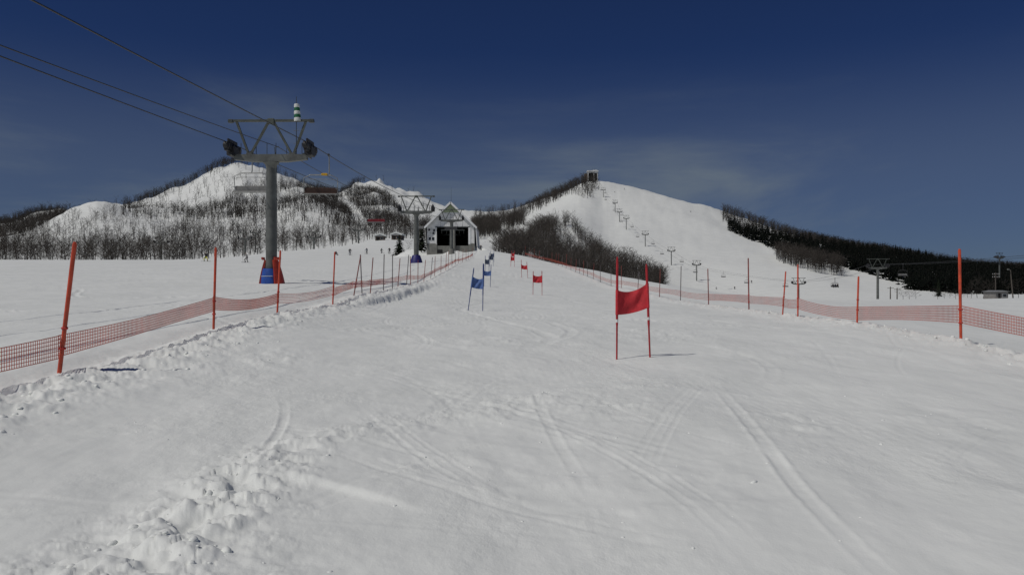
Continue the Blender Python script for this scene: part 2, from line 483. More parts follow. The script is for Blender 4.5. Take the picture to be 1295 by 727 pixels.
def _uv(x, y):
    r = np.sqrt(x * x + y * y) + 1e-6
    # bearing and log distance; a smooth map of the whole plane but the point behind the eye
    a = np.arctan2(x, y)
    return a * 4.0, np.log(r + 4.0) * 1.35, r
_pu, _pv, _pr = _uv(PTS[:, 0], PTS[:, 1])
_C2 = 0.05 ** 2
def _kern(d2): return np.sqrt(d2 + _C2)
_A = _kern((_pu[:, None] - _pu[None]) ** 2 + (_pv[:, None] - _pv[None]) ** 2)
_n = len(PTS)
_K = np.zeros((_n + 1, _n + 1)); _K[:_n, :_n] = -_A - 0.0 + np.eye(_n) * -0.0; _K[:_n, _n] = 1; _K[_n, :_n] = 1
_sol = np.linalg.solve(_K, np.append(PTS[:, 2] / (_pr + 12.0), 0))
def base_h(x, y):
    sh = np.shape(x)
    x = np.ravel(np.asarray(x, float)); y = np.ravel(np.asarray(y, float))
    out = np.empty(len(x))
    for s in range(0, len(x), 20000):
        u, v, r = _uv(x[s:s + 20000], y[s:s + 20000])
        d2 = (u[:, None] - _pu[None]) ** 2 + (v[:, None] - _pv[None]) ** 2
        out[s:s + 20000] = (-_kern(d2) @ _sol[:_n] + _sol[_n]) * (r + 12.0)
    return out.reshape(sh)
# ------------------------------------------------------------------ fine relief of the snow
def fence_left_x(y): return np.interp(y, [0, 10.9, 17.3, 22.5, 60, 110, 140], [-6.1, -6.25, -6.5, -6.65, -6.4, -6.4, -6.6])
def fence_right_x(y): return np.interp(y, [0, 16.7, 50, 71, 90, 120, 148], [9.3, 9.45, 9.4, 8.7, 7.2, 5.1, 1.5])

def seg_dist(x, y, path):
    """distance to a polyline, signed side and the position along it"""
    best = np.full(x.shape, 1e9); side = np.zeros(x.shape); along = np.zeros(x.shape); s = 0.0
    for (ax, ay), (bx, by) in zip(path[:-1], path[1:]):
        dx, dy = bx - ax, by - ay; l2 = dx * dx + dy * dy; l = math.sqrt(l2)
        t = np.clip(((x - ax) * dx + (y - ay) * dy) / l2, 0, 1)
        px, py = ax + t * dx, ay + t * dy
        d = np.hypot(x - px, y - py)
        m = d < best
        best = np.where(m, d, best)
        side = np.where(m, np.sign((x - ax) * dy - (y - ay) * dx), side)
        along = np.where(m, s + t * l, along)
        s += l
    return best, side, along

def spline(pts, n=24):
    P = [np.array(p, float) for p in pts]
    P = [2 * P[0] - P[1]] + P + [2 * P[-1] - P[-2]]
    out = []
    for i in range(1, len(P) - 2):
        for k in range(n):
            t = k / n
            out.append(tuple(0.5 * (2 * P[i] + (P[i + 1] - P[i - 1]) * t + (2 * P[i - 1] - 5 * P[i] + 4 * P[i + 1] - P[i + 2]) * t * t + (3 * P[i] - P[i - 1] - 3 * P[i + 1] + P[i + 2]) * t ** 3)))
    out.append(tuple(P[-2]))
    return out

TRACKS = []      # (path, half width, depth, lip height)
def track(pts, w, dep, lip, n=8): TRACKS.append((spline(pts, n), w, dep, lip))
# wide ski-school furrow at the right and its neighbours
track([(2.05, 3.4), (2.05, 4.6), (2.15, 5.8), (2.4, 7.6), (2.7, 9.8), (2.85, 11.6)], .055, .011, .010)
track([(-.2, 3.6), (.35, 4.3), (.75, 4.7)], .07, .010, .008)
# traverses sweeping in from the left
track([(-6.5, 7.0), (-4.6, 7.3), (-2.9, 8.7), (-1.2, 10.2), (1.4, 11.4), (4.5, 12.6)], .07, .014, .016)
track([(-6.2, 7.6), (-4.4, 7.9), (-2.8, 9.3), (-1.0, 10.9), (1.6, 12.0)], .05, .010, .012)
track([(-5.0, 5.6), (-3.4, 6.1), (-2.2, 7.0), (-1.2, 7.9), (0.4, 8.9), (2.5, 9.7)], .09, .012, .012)
track([(-4.6, 5.0), (-3.1, 5.4), (-2.1, 6.2)], .07, .010, .010)
track([(-6.0, 9.5), (-4.0, 10.4), (-1.5, 12.6), (1.2, 14.0), (3.5, 16)], .05, .010, .012)
# racing line around the gates: carved arcs
track([(-4.2, 16), (-3.0, 15), (-1.4, 14.6), (0.2, 15.6), (0.9, 18), (0.2, 22), (-1.2, 27), (-2.0, 31), (-1.2, 37), (1.0, 44), (2.4, 50)], .14, .026, .016)
track([(-3.4, 20), (-2.4, 17.2), (-0.9, 16.2), (0.7, 17), (1.5, 20), (0.9, 25), (-0.6, 30)], .12, .018, .012)
track([(-2.2, 24), (-2.6, 20.5), (-2.0, 17.5), (-0.8, 15.3), (1.2, 13.9), (3.2, 13.6), (4.4, 15), (4.2, 19)], .14, .012, .009)
track([(2.2, 9.8), (3.6, 11.2), (4.3, 13.6), (3.9, 16.4), (2.4, 20), (1.2, 25)], .08, .010, .010)
track([(6.5, 9.5), (7.5, 12), (7.8, 16), (7.0, 22), (5.2, 30), (3.4, 40), (3.2, 52)], .14, .02, .014)
for k in range(26):
    x0 = random.uniform(-5.4, 8.4); ph = random.uniform(0, 6.28); am = random.uniform(.3, 2.0); wl = random.uniform(14, 34)
    y0 = random.choice([10, 12, 14, 17, 20, 26, 30]); y1 = y0 + random.uniform(15, 55)
    pts = []
    yy = y0
    while yy < y1:
        pts.append((x0 + am * math.sin(ph + yy / wl * 6.28) - 0.03 * (yy - y0), yy)); yy += 2.5
    track(pts, random.uniform(.03, .07), random.uniform(.004, .010), random.uniform(.004, .009))
    if k % 2 == 0:
        off = random.uniform(.14, .25)
        track([(px + off, py) for px, py in pts], .035, .009, .006)
for k in range(64):       # faint edge cuts crossing the piste every way
    y0 = 4.2 + 34 * random.random() ** 1.7; x0 = random.uniform(-.62, .66) * y0 * .9
    x0 = max(-5.2, min(8.6, x0)); a = random.choice([random.uniform(-.5, .5), random.uniform(.6, 1.3) * random.choice([-1, 1])]); cv = random.uniform(-.12, .12)
    ln = random.uniform(2.5, 5) * (1 + y0 / 12); px, py = x0, y0; pts = []
    for q in range(6):
        pts.append((px, py)); px += math.sin(a) * ln / 5; py += math.cos(a) * ln / 5; a += cv
    w = random.uniform(.018, .04) * (1 + y0 / 16)
    track(pts, w, random.uniform(.004, .008), random.uniform(.003, .006), 3)
    if random.random() < .5: track([(u + .16 + w, v + .03) for u, v in pts], w * .8, .005, .004, 3)
for k in range(20):       # broad side-slipped scrapes with a crumbly rim
    y0 = 5.0 + 26 * random.random() ** 1.3; x0 = max(-4.8, min(8.0, random.uniform(-.55, .6) * y0)); a = random.uniform(.5, 1.5) * random.choice([-1, 1]); pts = []
    ln = random.uniform(1.6, 3.4) * (1 + y0 / 18); px, py = x0, y0; cv = random.uniform(.05, .22) * random.choice([-1, 1])
    for q in range(5):
        pts.append((px, py)); px += math.sin(a) * ln / 4; py += math.cos(a) * ln / 4; a += cv
    track(pts, random.uniform(.16, .34), random.uniform(.007, .012), random.uniform(.006, .012), 3)
for k in range(14):       # tracks out on the open field at the left
    y0 = random.uniform(18, 90); x0 = random.uniform(-45, -11)
    track([(x0 + t * 6 + random.uniform(-.5, .5), y0 + t * random.uniform(-1.5, 3.5)) for t in range(6)], .12, .04, .03)

DEBRIS = [(-2.25, 3.4), (-2.2, 4.3), (-2.12, 4.8), (-2.08, 5.6), (-2.15, 6.4), (-2.1, 7.1), (-1.6, 8.0), (-0.5, 9.1), (0.8, 10.4), (2.2, 11.0)]
LIP = [(-2.05, 6.35), (-1.55, 6.2), (-1.1, 5.9), (-0.7, 5.55), (-0.3, 5.35)]
PATCHES = [(6.6, 17.0, 2.6, 3.2), (4.6, 13.0, 1.2, 1.5), (-0.2, 6.4, .9, .8), (0.6, 5.2, .9, .5), (1.5, 6.3, .9, .9), (0.9, 7.6, 1.0, .9), (4.6, 8.5, 1.0, 1.6), (-3.6, 8.0, .9, .5), (-0.5, 17, 2.0, 2.5), (3.5, 20, 2, 4), (3.0, 8.6, .8, 1.2), (-4.3, 12.5, 1.3, 3.0), (-1.6, 4.4, .8, .5), (0.4, 9.4, 1.6, 1.0)]

def detail_h(x, y):
    r = np.hypot(x, y)
    near = 1 - sstep(70, 170, r)
    on = (y > 1.0) & (r < 200)
    z = np.zeros_like(x)
    i = np.where(on)[0]
    if len(i) == 0: return z
    X, Y, RR, nr = x[i], y[i], r[i], near[i]
    d = 0.05 * fbm(X / 4.2, Y / 6.5, 3, 1) + 0.040 * fbm(X / 1.3, Y / 2.2, 3, 5)
    rough = sstep(-.05, .35, fbm(X / 3.2, Y / 5.0, 3, 9))
    for (px, py, sx, sy) in PATCHES:
        rough = np.maximum(rough * .9, 1.15 * np.exp(-((X - px) / sx) ** 2 - ((Y - py) / sy) ** 2))
    fine = fbm(X / .34, Y / .30, 3, 21)
    d += (0.004 + 0.020 * rough) * fine
    vf = np.where(RR < 22, 1, 0)
    d += vf * (0.0014 + 0.008 * rough ** 2) * fbm(X / .10, Y / .085, 2, 31)
    cm_ = np.where((rough > .35) & (RR < 24))[0]
    if len(cm_):
        xx, yy = X[cm_], Y[cm_]
        sel = sstep(.0, .35, fbm(xx / .5, yy / .5, 3, 33))
        d[cm_] += sstep(.35, .9, rough[cm_]) * sel * (.020 * worley(xx / .13, yy / .11, 3) + .012 * worley(xx / .06, yy / .05, 4) + .055 * sstep(11, 15, yy) * worley(xx / .26, yy / .34, 7))
    # corduroy left by the groomer, almost skied away
    cord = sstep(.1, .5, fbm(X / 6, Y / 9, 2, 77)) * (1 - sstep(9, 16, RR))
    d += 0.0014 * cord * np.sin((X + 0.06 * Y + .25 * fbm(X / 5, Y / 5, 2, 3)) * 2 * np.pi / .11)
    # berms pushed up along the two fences
    fl = fence_left_x(Y)
    lump = np.clip(fbm(X / .42, Y / .5, 4, 41, .62), -.6, 1)
    lump2 = np.clip(fbm(X / .16, Y / .18, 3, 43, .6), -.6, 1)
    wl = np.zeros_like(X); jw = np.where((np.abs(X - fl - .7) < 1.8) & (RR < 60) | (np.abs(X - fence_right_x(Y)) < 1.3) & (RR < 50))[0]
    if len(jw): wl[jw] = worley(X[jw] / .19, Y[jw] / .22, 5) * .55 + worley(X[jw] / .085, Y[jw] / .09, 6) * .45
    e = X - fl
    bl = np.exp(-((e - .55) / .75) ** 2) * sstep(3, 7, Y) * (1 - sstep(100, 140, Y))
    d += bl * (0.05 + .08 * lump + .02 * lump2 * (RR < 45) + .06 * wl * sstep(-.1, .3, lump + .10))
    foot = np.exp(-((e + .35) / .35) ** 2) * sstep(3, 7, Y) * (1 - sstep(60, 100, Y))
    d -= foot * .10
    edge = sstep(24, 34, Y) * (1 - sstep(44, 60, Y))
    wob = .35 * fbm(X * 0, Y / 3.1, 3, 51)
    d += edge * .24 * (1 - sstep(.95, 1.25, e + wob - .25 * wl)) * sstep(-2.8, -.6, e)
    fr = fence_right_x(Y)
    e2 = X - fr
    br = np.exp(-((e2 + .15) / .55) ** 2) * sstep(5, 9, Y) * (1 - sstep(110, 145, Y))
    d += br * (0.07 + .09 * lump + .02 * lump2 * (RR < 45) + .075 * wl * sstep(-.1, .3, lump + .1))
    # rough heap kicked up at the lower left, and a smooth plough lip beside it
    m = (RR < 13)
    if m.any():
        j = np.where(m)[0]
        dd, sd, al = seg_dist(X[j], Y[j], DEBRIS)
        wid = np.interp(al, [0, 3, 4, 6, 9], [.42, .40, .32, .22, .16])
        hgt = np.interp(al, [0, 2.5, 3.4, 5, 9], [.085, .09, .062, .032, .015])
        k = np.exp(-(dd / wid) ** 2)
        big = np.clip(fbm(X[j] / .38, Y[j] / .34, 3, 61, .5), -.5, 1)
        w1 = worley(X[j] / .15, Y[j] / .13, 8); w2 = worley(X[j] / .075, Y[j] / .07, 9); w3 = worley(X[j] / .04, Y[j] / .04, 10)
        d[j] += k * hgt * (.35 + .55 * big) + hgt * np.exp(-(dd / (wid * 1.15)) ** 2) * (.62 * w1 + .30 * w2) * sstep(-.25, .2, big + .1)
        d[j] += np.exp(-(dd / (wid * 1.9)) ** 2) * (.014 * w2 + .010 * w3) * sstep(-.15, .25, fbm(X[j] / .5, Y[j] / .5, 2, 64))
        crease = np.exp(-((dd - .05 - .10 * big) / .05) ** 2) * (al < 3.0) * sstep(-.2, .2, fbm(X[j] / .6, Y[j] / .6, 2, 66))
        d[j] -= crease * .035
        dd, sd, al = seg_dist(X[j], Y[j], LIP)
        h = np.interp(al, [0, .4, 1.2, 2.0], [.015, .04, .03, 0])
        d[j] += h * np.where(sd > 0, np.exp(-(dd / .05) ** 2), np.exp(-(dd / .40) ** 2))
    for path, w, dep, lip in TRACKS:
        P = np.array(path)
        bx0, by0 = P.min(0) - 4 * w; bx1, by1 = P.max(0) + 4 * w
        j = np.where((X > bx0) & (X < bx1) & (Y > by0) & (Y < by1))[0]
        if len(j) == 0: continue
        # only points close to the path
        for c in range(0, len(j), 60000):
            q = j[c:c + 60000]
            dd, sd, al = seg_dist(X[q], Y[q], path)
            tot = al.max() + 1e-3
            fd = sstep(0, .35, al / tot) * (1 - sstep(.65, 1, al / tot)) * (.65 + .6 * fbm(al / .7, al * 0, 2, 71))
            fd = np.clip(fd, 0, 1.2)
            rg = 1 + .9 * fbm(X[q] / .13, Y[q] / .13, 2, 73)
            d[q] += fd * (-dep * np.exp(-(dd / w) ** 4) + lip * rg * np.exp(-((dd - 1.5 * w) / (.45 * w)) ** 2))
    z[i] = d * nr
    return z

def far_h(x, y):
    r = np.hypot(x, y)
    k = sstep(220, 420, r)
    return k * (r / 700.0).clip(0, 1.6) * (3.2 * fbm(x / 75, y / 75, 4, 81) + 1.2 * fbm(x / 18, y / 18, 3, 83) * sstep(350, 600, r)
        + (15.0 * (np.abs(fbm(x / 120, y / 150, 4, 87)) - .18) + 6.0 * (np.abs(fbm(x / 38, y / 60, 3, 89)) - .2)) * sstep(520, 700, r) * (1 - sstep(-160, -60, x)))

def ground_h(x, y):
    x = np.atleast_1d(np.asarray(x, float)); y = np.atleast_1d(np.asarray(y, float))
    return base_h(x, y) + detail_h(x, y) + far_h(x, y)
def gz(x, y): return float(ground_h([x], [y])[0])
def gz_smooth(x, y): return float((base_h(np.array([x]), np.array([y])) + far_h(np.array([x]), np.array([y])))[0])

def build_ground():
    azv = np.linspace(-R(35.5), R(35.5), 840)
    side = np.concatenate([np.linspace(-math.pi, -R(60), 26)[:-1], np.linspace(-R(60), -R(35.5), 24)[:-1]])
    az = np.concatenate([side, azv, -side[::-1]])[:-1]          # last equals first bearing, closed by wrap
    rr = np.concatenate([[0.25, .6, 1, 1.5, 2, 2.5, 3, 3.4], np.geomspace(3.7, 12, 200), np.geomspace(12, 45, 130)[1:], np.geomspace(45, 200, 80)[1:],
                         np.geomspace(200, 1500, 84)[1:], np.geomspace(1500, 7000, 14)[1:]])
    A, RR_ = np.meshgrid(az, rr)
    X = (np.sin(A) * RR_).ravel(); Y = (np.cos(A) * RR_).ravel()
    # heights: base surface on a coarser grid, fine relief at full resolution
    Z = base_h_grid(az, rr) + detail_h(X, Y) + far_h(X, Y)
    V = np.stack([X, Y, Z], 1)
    nr, na = len(rr), len(az)
    i = np.arange(nr - 1)[:, None] * na; a = np.arange(na)[None]; b = (a + 1) % na
    Q = np.stack([i + a, i + b, i + na + b, i + na + a], -1).reshape(-1, 4)[:, ::-1]
    c = len(V)
    V = np.vstack([V, [[0, 0, float(base_h(np.array([0.]), np.array([0.01]))[0])]]])
    me = np_mesh('snow_ground', V, Q, ['snow'], smooth=True)
    o = bpy.data.objects.new('snow_ground', me)
    link(o)
    tag(o, kind='structure')
    o['label'] = 'snow covered ski slope with berms, furrows and hills behind'
    return o

def base_h_grid(az, rr):
    ca = np.unique(np.concatenate([az[::5], az[-1:]])); cr_ = np.unique(np.concatenate([rr[::4], rr[-1:]]))
    A, B = np.meshgrid(ca, cr_)
    G = base_h(np.sin(A) * B, np.cos(A) * B)
    # interpolate along the bearing, then along log distance (cubic-free, grid is fine)
    T = np.stack([np.interp(az, ca, g) for g in G])
    lr, lc = np.log(rr + 2), np.log(cr_ + 2)
    k = np.clip(np.searchsorted(lc, lr, side='right') - 1, 0, len(lc) - 2)
    f = ((lr - lc[k]) / (lc[k + 1] - lc[k]))[:, None]
    return (T[k] * (1 - f) + T[k + 1] * f).ravel()

build_ground()

# loose lumps of crusted snow along the berms and the heap
def ico(sub):
    bm = bmesh.new(); bmesh.ops.create_icosphere(bm, subdivisions=sub, radius=1)
    V = np.array([v.co[:] for v in bm.verts]); T = np.array([[v.index for v in f.verts] for f in bm.faces]); bm.free()
    return V, T
def build_clods():
    rng = np.random.default_rng(11)
    pos = []
    def put(x, y, s): pos.append((x, y, s))
    for k in range(420):
        y = 6 + 40 * rng.random() ** 1.6
        put(float(fence_left_x(y)) + rng.normal(.75, .45), y, rng.gamma(1.6, .013) + .006)
    for k in range(260):
        y = 9 + 36 * rng.random() ** 1.4
        put(float(fence_right_x(y)) + rng.normal(-.25, .35), y, rng.gamma(1.6, .012) + .006)
    D = np.array(DEBRIS)
    for k in range(160):
        t = rng.random() ** 1.3 * (len(D) - 1.01); i = int(t); p = D[i] * (1 - t + i) + D[i + 1] * (t - i)
        sp = .30 if t < 5 else .2
        put(p[0] + rng.normal(0, sp), p[1] + rng.normal(0, sp * .6), (rng.gamma(1.5, .0065) + .003) * (1.0 if t < 5 else .7))
    for (px, py, sx, sy) in PATCHES:
        for k in range(14):
            put(px + rng.normal(0, sx * .6), py + rng.normal(0, sy * .6), rng.gamma(1.5, .0045) + .003)
    P = np.array(pos); P[:, 2] = np.minimum(P[:, 2], .042)
    Z = ground_h(P[:, 0], P[:, 1])
    shapes = []
    for s in range(6):
        V, T = ico(2)
        V = V * (1 + .38 * fbm(V[:, 0] * 1.3 + s * 9, V[:, 1] * 1.3 + V[:, 2] * 1.7, 2, s))[:, None]
        shapes.append((V, T))
    VV = []; TT = []; o = 0
    for k, (x, y, s) in enumerate(P):
        V, T = shapes[k % 6]
        a = rng.random() * 6.28; ca, sa = math.cos(a), math.sin(a)
        sc = np.array([1, rng.uniform(.6, 1), rng.uniform(.45, .8)]) * s
        W = V * sc
        W = np.stack([W[:, 0] * ca - W[:, 1] * sa + x, W[:, 0] * sa + W[:, 1] * ca + y, W[:, 2] + Z[k] - s * .15], 1)
        VV.append(W); TT.append(T + o); o += len(V)
    me = np_mesh('snow_clods', np.vstack(VV), np.vstack(TT), ['snow'], smooth=True)
    ob = bpy.data.objects.new('snow_clods', me); link(ob)
    tag(ob, 'loose crusted lumps of snow along the berms and furrows', 'snow', kind='stuff')
build_clods()
# ------------------------------------------------------------------ netting fences
def net_span(a, b, ha, hb, height, sag, cell, rows, parent, strand=0.0045):
    """orange plastic net between two poles; every strand is a thin three-sided bar"""
    a = Vector(a); b = Vector(b)
    Ls = (b - a).length
    n = max(4, int(Ls / cell))
    V = []; T = []
    def P(t, r):
        p = a.lerp(b, t)
        w = math.sin(t * 9.0 + a.y) * .012
        z = p.z + ha * (1 - t) + hb * t - sag * 4 * t * (1 - t)
        hh = height * (1 - .12 * math.sin(math.pi * t))
        return Vector((p.x + w, p.y, z - hh * r / rows))
    def bar(p, q, s):
        o = len(V)
        t = (q - p).normalized(); u = t.orthogonal().normalized(); w = t.cross(u)
        for e in (p, q):
            for k in range(3):
                an = k * 2.0944
                V.append(e + (u * math.cos(an) + w * math.sin(an)) * s)
        for k in range(3):
            j = (k + 1) % 3
            T.append((o + k, o + j, o + 3 + j)); T.append((o + k, o + 3 + j, o + 3 + k))
    for r in range(rows + 1):
        step = max(1, int(n / 26))
        ks = list(range(0, n, step)) + [n]
        for k0, k1 in zip(ks[:-1], ks[1:]):
            bar(P(k0 / n, r), P(k1 / n, r), strand * (1.25 if r in (0, rows) else 1.0))
    for k in range(n + 1):
        bar(P(k / n, 0), P(k / n, rows), strand * (.85 if cell < .06 and a.y < 20 else .5))
    me = np_mesh('net', np.array([v[:] for v in V]), np.array(T), ['net'])
    o = bpy.data.objects.new('net', me)
    link(o, parent)
    return o

def make_pole(parent, base, top, rad, mat):
    base = Vector(base); top = Vector(top)
    d = (top - base)
    p = MB()
    p.tube([base - d.normalized() * .35, base, base.lerp(top, .5), top - d * .02, top], [rad, rad, rad, rad, rad * .6], 8)
    return p.build('pole', mat, parent, smooth=True)

def fence(label, posts, nets):
    x0, y0 = posts[0][0], posts[0][1]
    root = thing('net_fence', label, 'fence', (0, 0, 0))
    P = []
    for (x, y, h, lx, ly, mat, rad) in posts:
        z = gz(x, y)
        P.append(Vector((x, y, z)))
        p = make_pole(root, (x, y, z), (x + lx, y + ly, z + h), rad, mat)
        if y < 34 and h > 1.0:
            for hz in (.34, .62):
                c = Vector((x, y, z)).lerp(Vector((x + lx, y + ly, z + h)), hz / h)
                k = MB(); k.tube([c + Vector((0, 0, -.018)), c, c + Vector((0, 0, .018))], [rad * 1.25, rad * 1.6, rad * 1.25], 8)
                k.build('tie', 'tie', p)
    for (i, j, ha, hb, hgt, sag) in nets:
        a, b = P[i], P[j]
        mid = (a.y + b.y) / 2
        cell = .05 if mid < 24 else (.075 if mid < 40 else .15)
        rows = 6 if mid < 40 else 4
        net_span(a, b, ha, hb, hgt, sag, cell, rows, root, .0056 if mid < 30 else .0065)
    return root

rp_ = random.Random(4)
LP = [(-6.05, 5.6, 1.8, .1, .0, 'pole_red', .026), (-6.24, 10.9, 1.81, .215, .0, 'pole_red', .030), (-6.53, 17.3, 1.80, .05, .0, 'pole_red', .028),
      (-6.68, 22.5, 1.80, .09, 0, 'pole_red', .027), (-6.12, 27, 1.80, .07, 0, 'pole_red', .025)]
for x in (449, 459.5, 467.5, 484, 495, 504, 513, 519, 529, 537, 544, 550, 557, 563, 567, 571, 576, 580, 585, 589, 592, 595, 598):
    d = 6400 / (647.5 - x)
    lean = {449: .28, 459.5: -.07, 467.5: .12}.get(x, rp_.uniform(-.03, .16))
    LP.append((-6.4 + rp_.uniform(-.06, .06), d, rp_.uniform(1.5, 1.85), lean, 0, rp_.choice(['pole_worn', 'pole_grey', 'pole_worn']), .022))
LN = [(i, i + 1, .56, .58, .27, rp_.uniform(.0, .06)) for i in range(len(LP) - 1)]
LN[0] = (0, 1, .52, .52, .31, .03); LN[1] = (1, 2, .52, .70, .29, .04); LN[2] = (2, 3, .72, .58, .28, .12); LN[3] = (3, 4, .58, .62, .29, .10)
fence('orange net fence on red and grey poles beside the lift tower with blue mats', LP, LN)

RP = [(9.2, 9.0, 1.8, .0, 0, 'pole_red', .027), (9.48, 16.7, 1.90, -.03, 0, 'pole_red', .030), (9.47, 21.7, 1.26, .04, 0, 'pole_red', .026),
      (9.4, 26.0, 1.73, .0, 0, 'pole_red', .026), (9.48, 27.7, 1.52, .11, 0, 'pole_red', .024), (9.5, 31.7, 2.1, -.03, 0, 'pole_worn', .026),
      (9.45, 38, 1.8, -.04, 0, 'pole_worn', .024), (9.5, 44.6, 2.0, .04, 0, 'pole_grey', .022), (9.4, 50.4, 1.8, .05, 0, 'pole_worn', .022)]
for x in (807, 786, 773, 759, 750, 743, 738, 733, 728, 722, 716, 711, 706, 703, 698, 692, 687, 682, 676, 670, 664):
    # intersect the bearing with the fence line
    best = min(np.arange(52, 147, .25), key=lambda d: abs((x - 647.5) / F * d - float(fence_right_x(d))))
    RP.append((float(fence_right_x(best)), float(best), rp_.uniform(1.45, 1.9), rp_.uniform(-.05, .1), 0, rp_.choice(['pole_worn', 'pole_grey', 'pole_worn']), .022))
RN = [(i, i + 1, .60, .58, .30, rp_.uniform(.0, .06)) for i in range(len(RP) - 1)]
RN[0] = (0, 1, .50, .70, .36, .03); RN[1] = (1, 2, .70, .42, .36, .0); RN[2] = (2, 3, .42, .62, .34, .10)
fence('red net fence on thin poles curving up towards the bare trees', RP, RN)

# ------------------------------------------------------------------ slalom gates
def gate(label, L0, L1, R0, R1, pan, cloth, pmat, rad=.0165, group=None, marks=False):
    """L0/R0 feet (x, y); L1/R1 (height, sideways lean); pan: heights (left top, left bottom, right top, right bottom)"""
    zl, zr = gz(*L0), gz(*R0)
    root = thing('slalom_gate', label, 'slalom gate', ((L0[0] + R0[0]) / 2, (L0[1] + R0[1]) / 2, min(zl, zr)), group=group)
    off = Vector(root.location)
    a0 = Vector((*L0, zl)) - off; b0 = Vector((*R0, zr)) - off
    a1 = a0 + Vector((L1[1], 0, L1[0])); b1 = b0 + Vector((R1[1], 0, R1[0]))
    for p, q in ((a0, a1), (b0, b1)):
        m = MB()
        dd = (q - p)
        m.tube([p - dd * .12, p, p.lerp(q, .32), p.lerp(q, .36), p.lerp(q, .95), q], [rad * .8, rad * .8, rad * .85, rad * 1.15, rad * 1.15, rad * .6], 10)
        po = m.build('pole', pmat, root, smooth=True)
        if marks:
            c = MB(); s0 = .36 if p is a0 else .40
            c.tube([p.lerp(q, s0), p.lerp(q, s0 + .03)], rad * 1.22, 10)
            c.build('tape', 'white_mark', po)
    lt = a0.lerp(a1, pan[0] / L1[0]); lb = a0.lerp(a1, pan[1] / L1[0])
    rt = b0.lerp(b1, pan[2] / R1[0]); rb = b0.lerp(b1, pan[3] / R1[0])
    m = MB(); nu, nv = 20, 12
    wdt = (rt - lt).length
    rs = random.Random(int(L0[1] * 10))
    f1, f2 = rs.uniform(5, 8), rs.uniform(0, 6)
    vs = []
    for s in (1, -1):
        for j in range(nv + 1):
            v = j / nv
            for i in range(nu + 1):
                u = i / nu
                p = lt.lerp(rt, u).lerp(lb.lerp(rb, u), v)
                k = 4 * u * (1 - u)
                p = p + Vector((0, 0, -.15 * wdt * k * (1 - .6 * v)))
                bulge = .11 * wdt * k + .018 * math.sin((u * 1.3 + v) * f1 + f2) * k + .01 * math.sin(u * 14 + v * 5) * k
                vs.append(p + Vector((0, bulge + s * -.0015, 0)))
    fs = []; o = (nu + 1) * (nv + 1)
    for j in range(nv):
        for i in range(nu):
            q = j * (nu + 1) + i
            fs.append((q, q + 1, q + nu + 2, q + nu + 1)); fs.append((o + q + nu + 1, o + q + nu + 2, o + q + 1, o + q))
    for i in range(nu):
        fs.append((i, o + i, o + i + 1, i + 1)); q = nv * (nu + 1) + i; fs.append((q, q + 1, o + q + 1, o + q))
    for j in range(nv):
        q = j * (nu + 1); fs.append((q, q + nu + 1, o + q + nu + 1, o + q)); q += nu; fs.append((q, o + q, o + q + nu + 1, q + nu + 1))
    m.add(vs, fs)
    m.build('panel', cloth, root, smooth=True)
    for p, q, hs in ((a0, a1, (pan[0], pan[1])), (b0, b1, (pan[2], pan[3]))):    # sleeve hem round the pole
        s = MB(); s.tube([p.lerp(q, hs[1] / (q - p).length * 1.0), p.lerp(q, hs[0] / (q - p).length)], rad * 1.5, 10)
        s.build('sleeve', cloth, root, smooth=True)
    return root
def gx(x, d): return (x - 647.5) / F * d
gate('large red gate with sagging cloth panel standing alone on the open piste', (gx(780, 14.2), 14.2), (1.84, .01), (gx(822, 14.25), 14.25), (1.68, -.065),
     (1.245, .80, 1.33, .89), 'panel_red', 'gate_red', .020, 'slalom gates on the race course', True)
gate('blue gate with a leaning pole, the largest of the blue gates', (gx(592, 30), 30), (1.62, .22), (gx(610.5, 30), 30), (1.80, .02),
     (1.29, .88, 1.23, .83), 'panel_blue', 'gate_blue', .019, 'slalom gates on the race course')
gate('blue gate directly behind the largest blue gate', (gx(612, 57), 57), (1.65, 0), (gx(620, 57), 57), (1.65, .06), (1.16, .80, 1.2, .84), 'panel_blue', 'gate_blue', .019, 'slalom gates on the race course')
gate('bright red gate beyond the large red gate, upright with flat panel', (gx(674, 50), 50), (1.5, .02), (gx(685.5, 50), 50), (1.55, -.01), (1.26, .80, 1.26, .80), 'panel_red', 'gate_red', .019, 'slalom gates on the race course')
gate('red gate up the course between its bright red neighbour and the far red pair', (gx(659.5, 73), 73), (1.65, -.02), (gx(667.5, 73), 73), (1.5, -.1), (1.2, .8, 1.2, .8), 'panel_red', 'gate_red', .02, 'slalom gates on the race course')
for (xa, xb, d, c, pm, lb) in ((613.5, 618.5, 78, 'panel_slate', 'gate_blue', 'small slate blue gate below the station building, lowest of three'),
                           (619, 623.8, 94, 'panel_slate', 'gate_blue', 'small slate blue gate below the station building, middle of three'),
                           (620.3, 624.8, 106, 'panel_slate', 'gate_blue', 'small slate blue gate at the brow beside the station building'),
                           (646, 650.5, 95, 'panel_red', 'gate_red', 'small red gate near the brow, lower of two'),
                           (647, 650.6, 110, 'panel_red', 'gate_red', 'small red gate right at the brow of the piste')):
    gate(lb, (gx(xa, d), d), (1.6, .02), (gx(xb, d), d), (1.6, -.02), (1.25, .78, 1.25, .78), c, pm, .022, 'slalom gates on the race course')

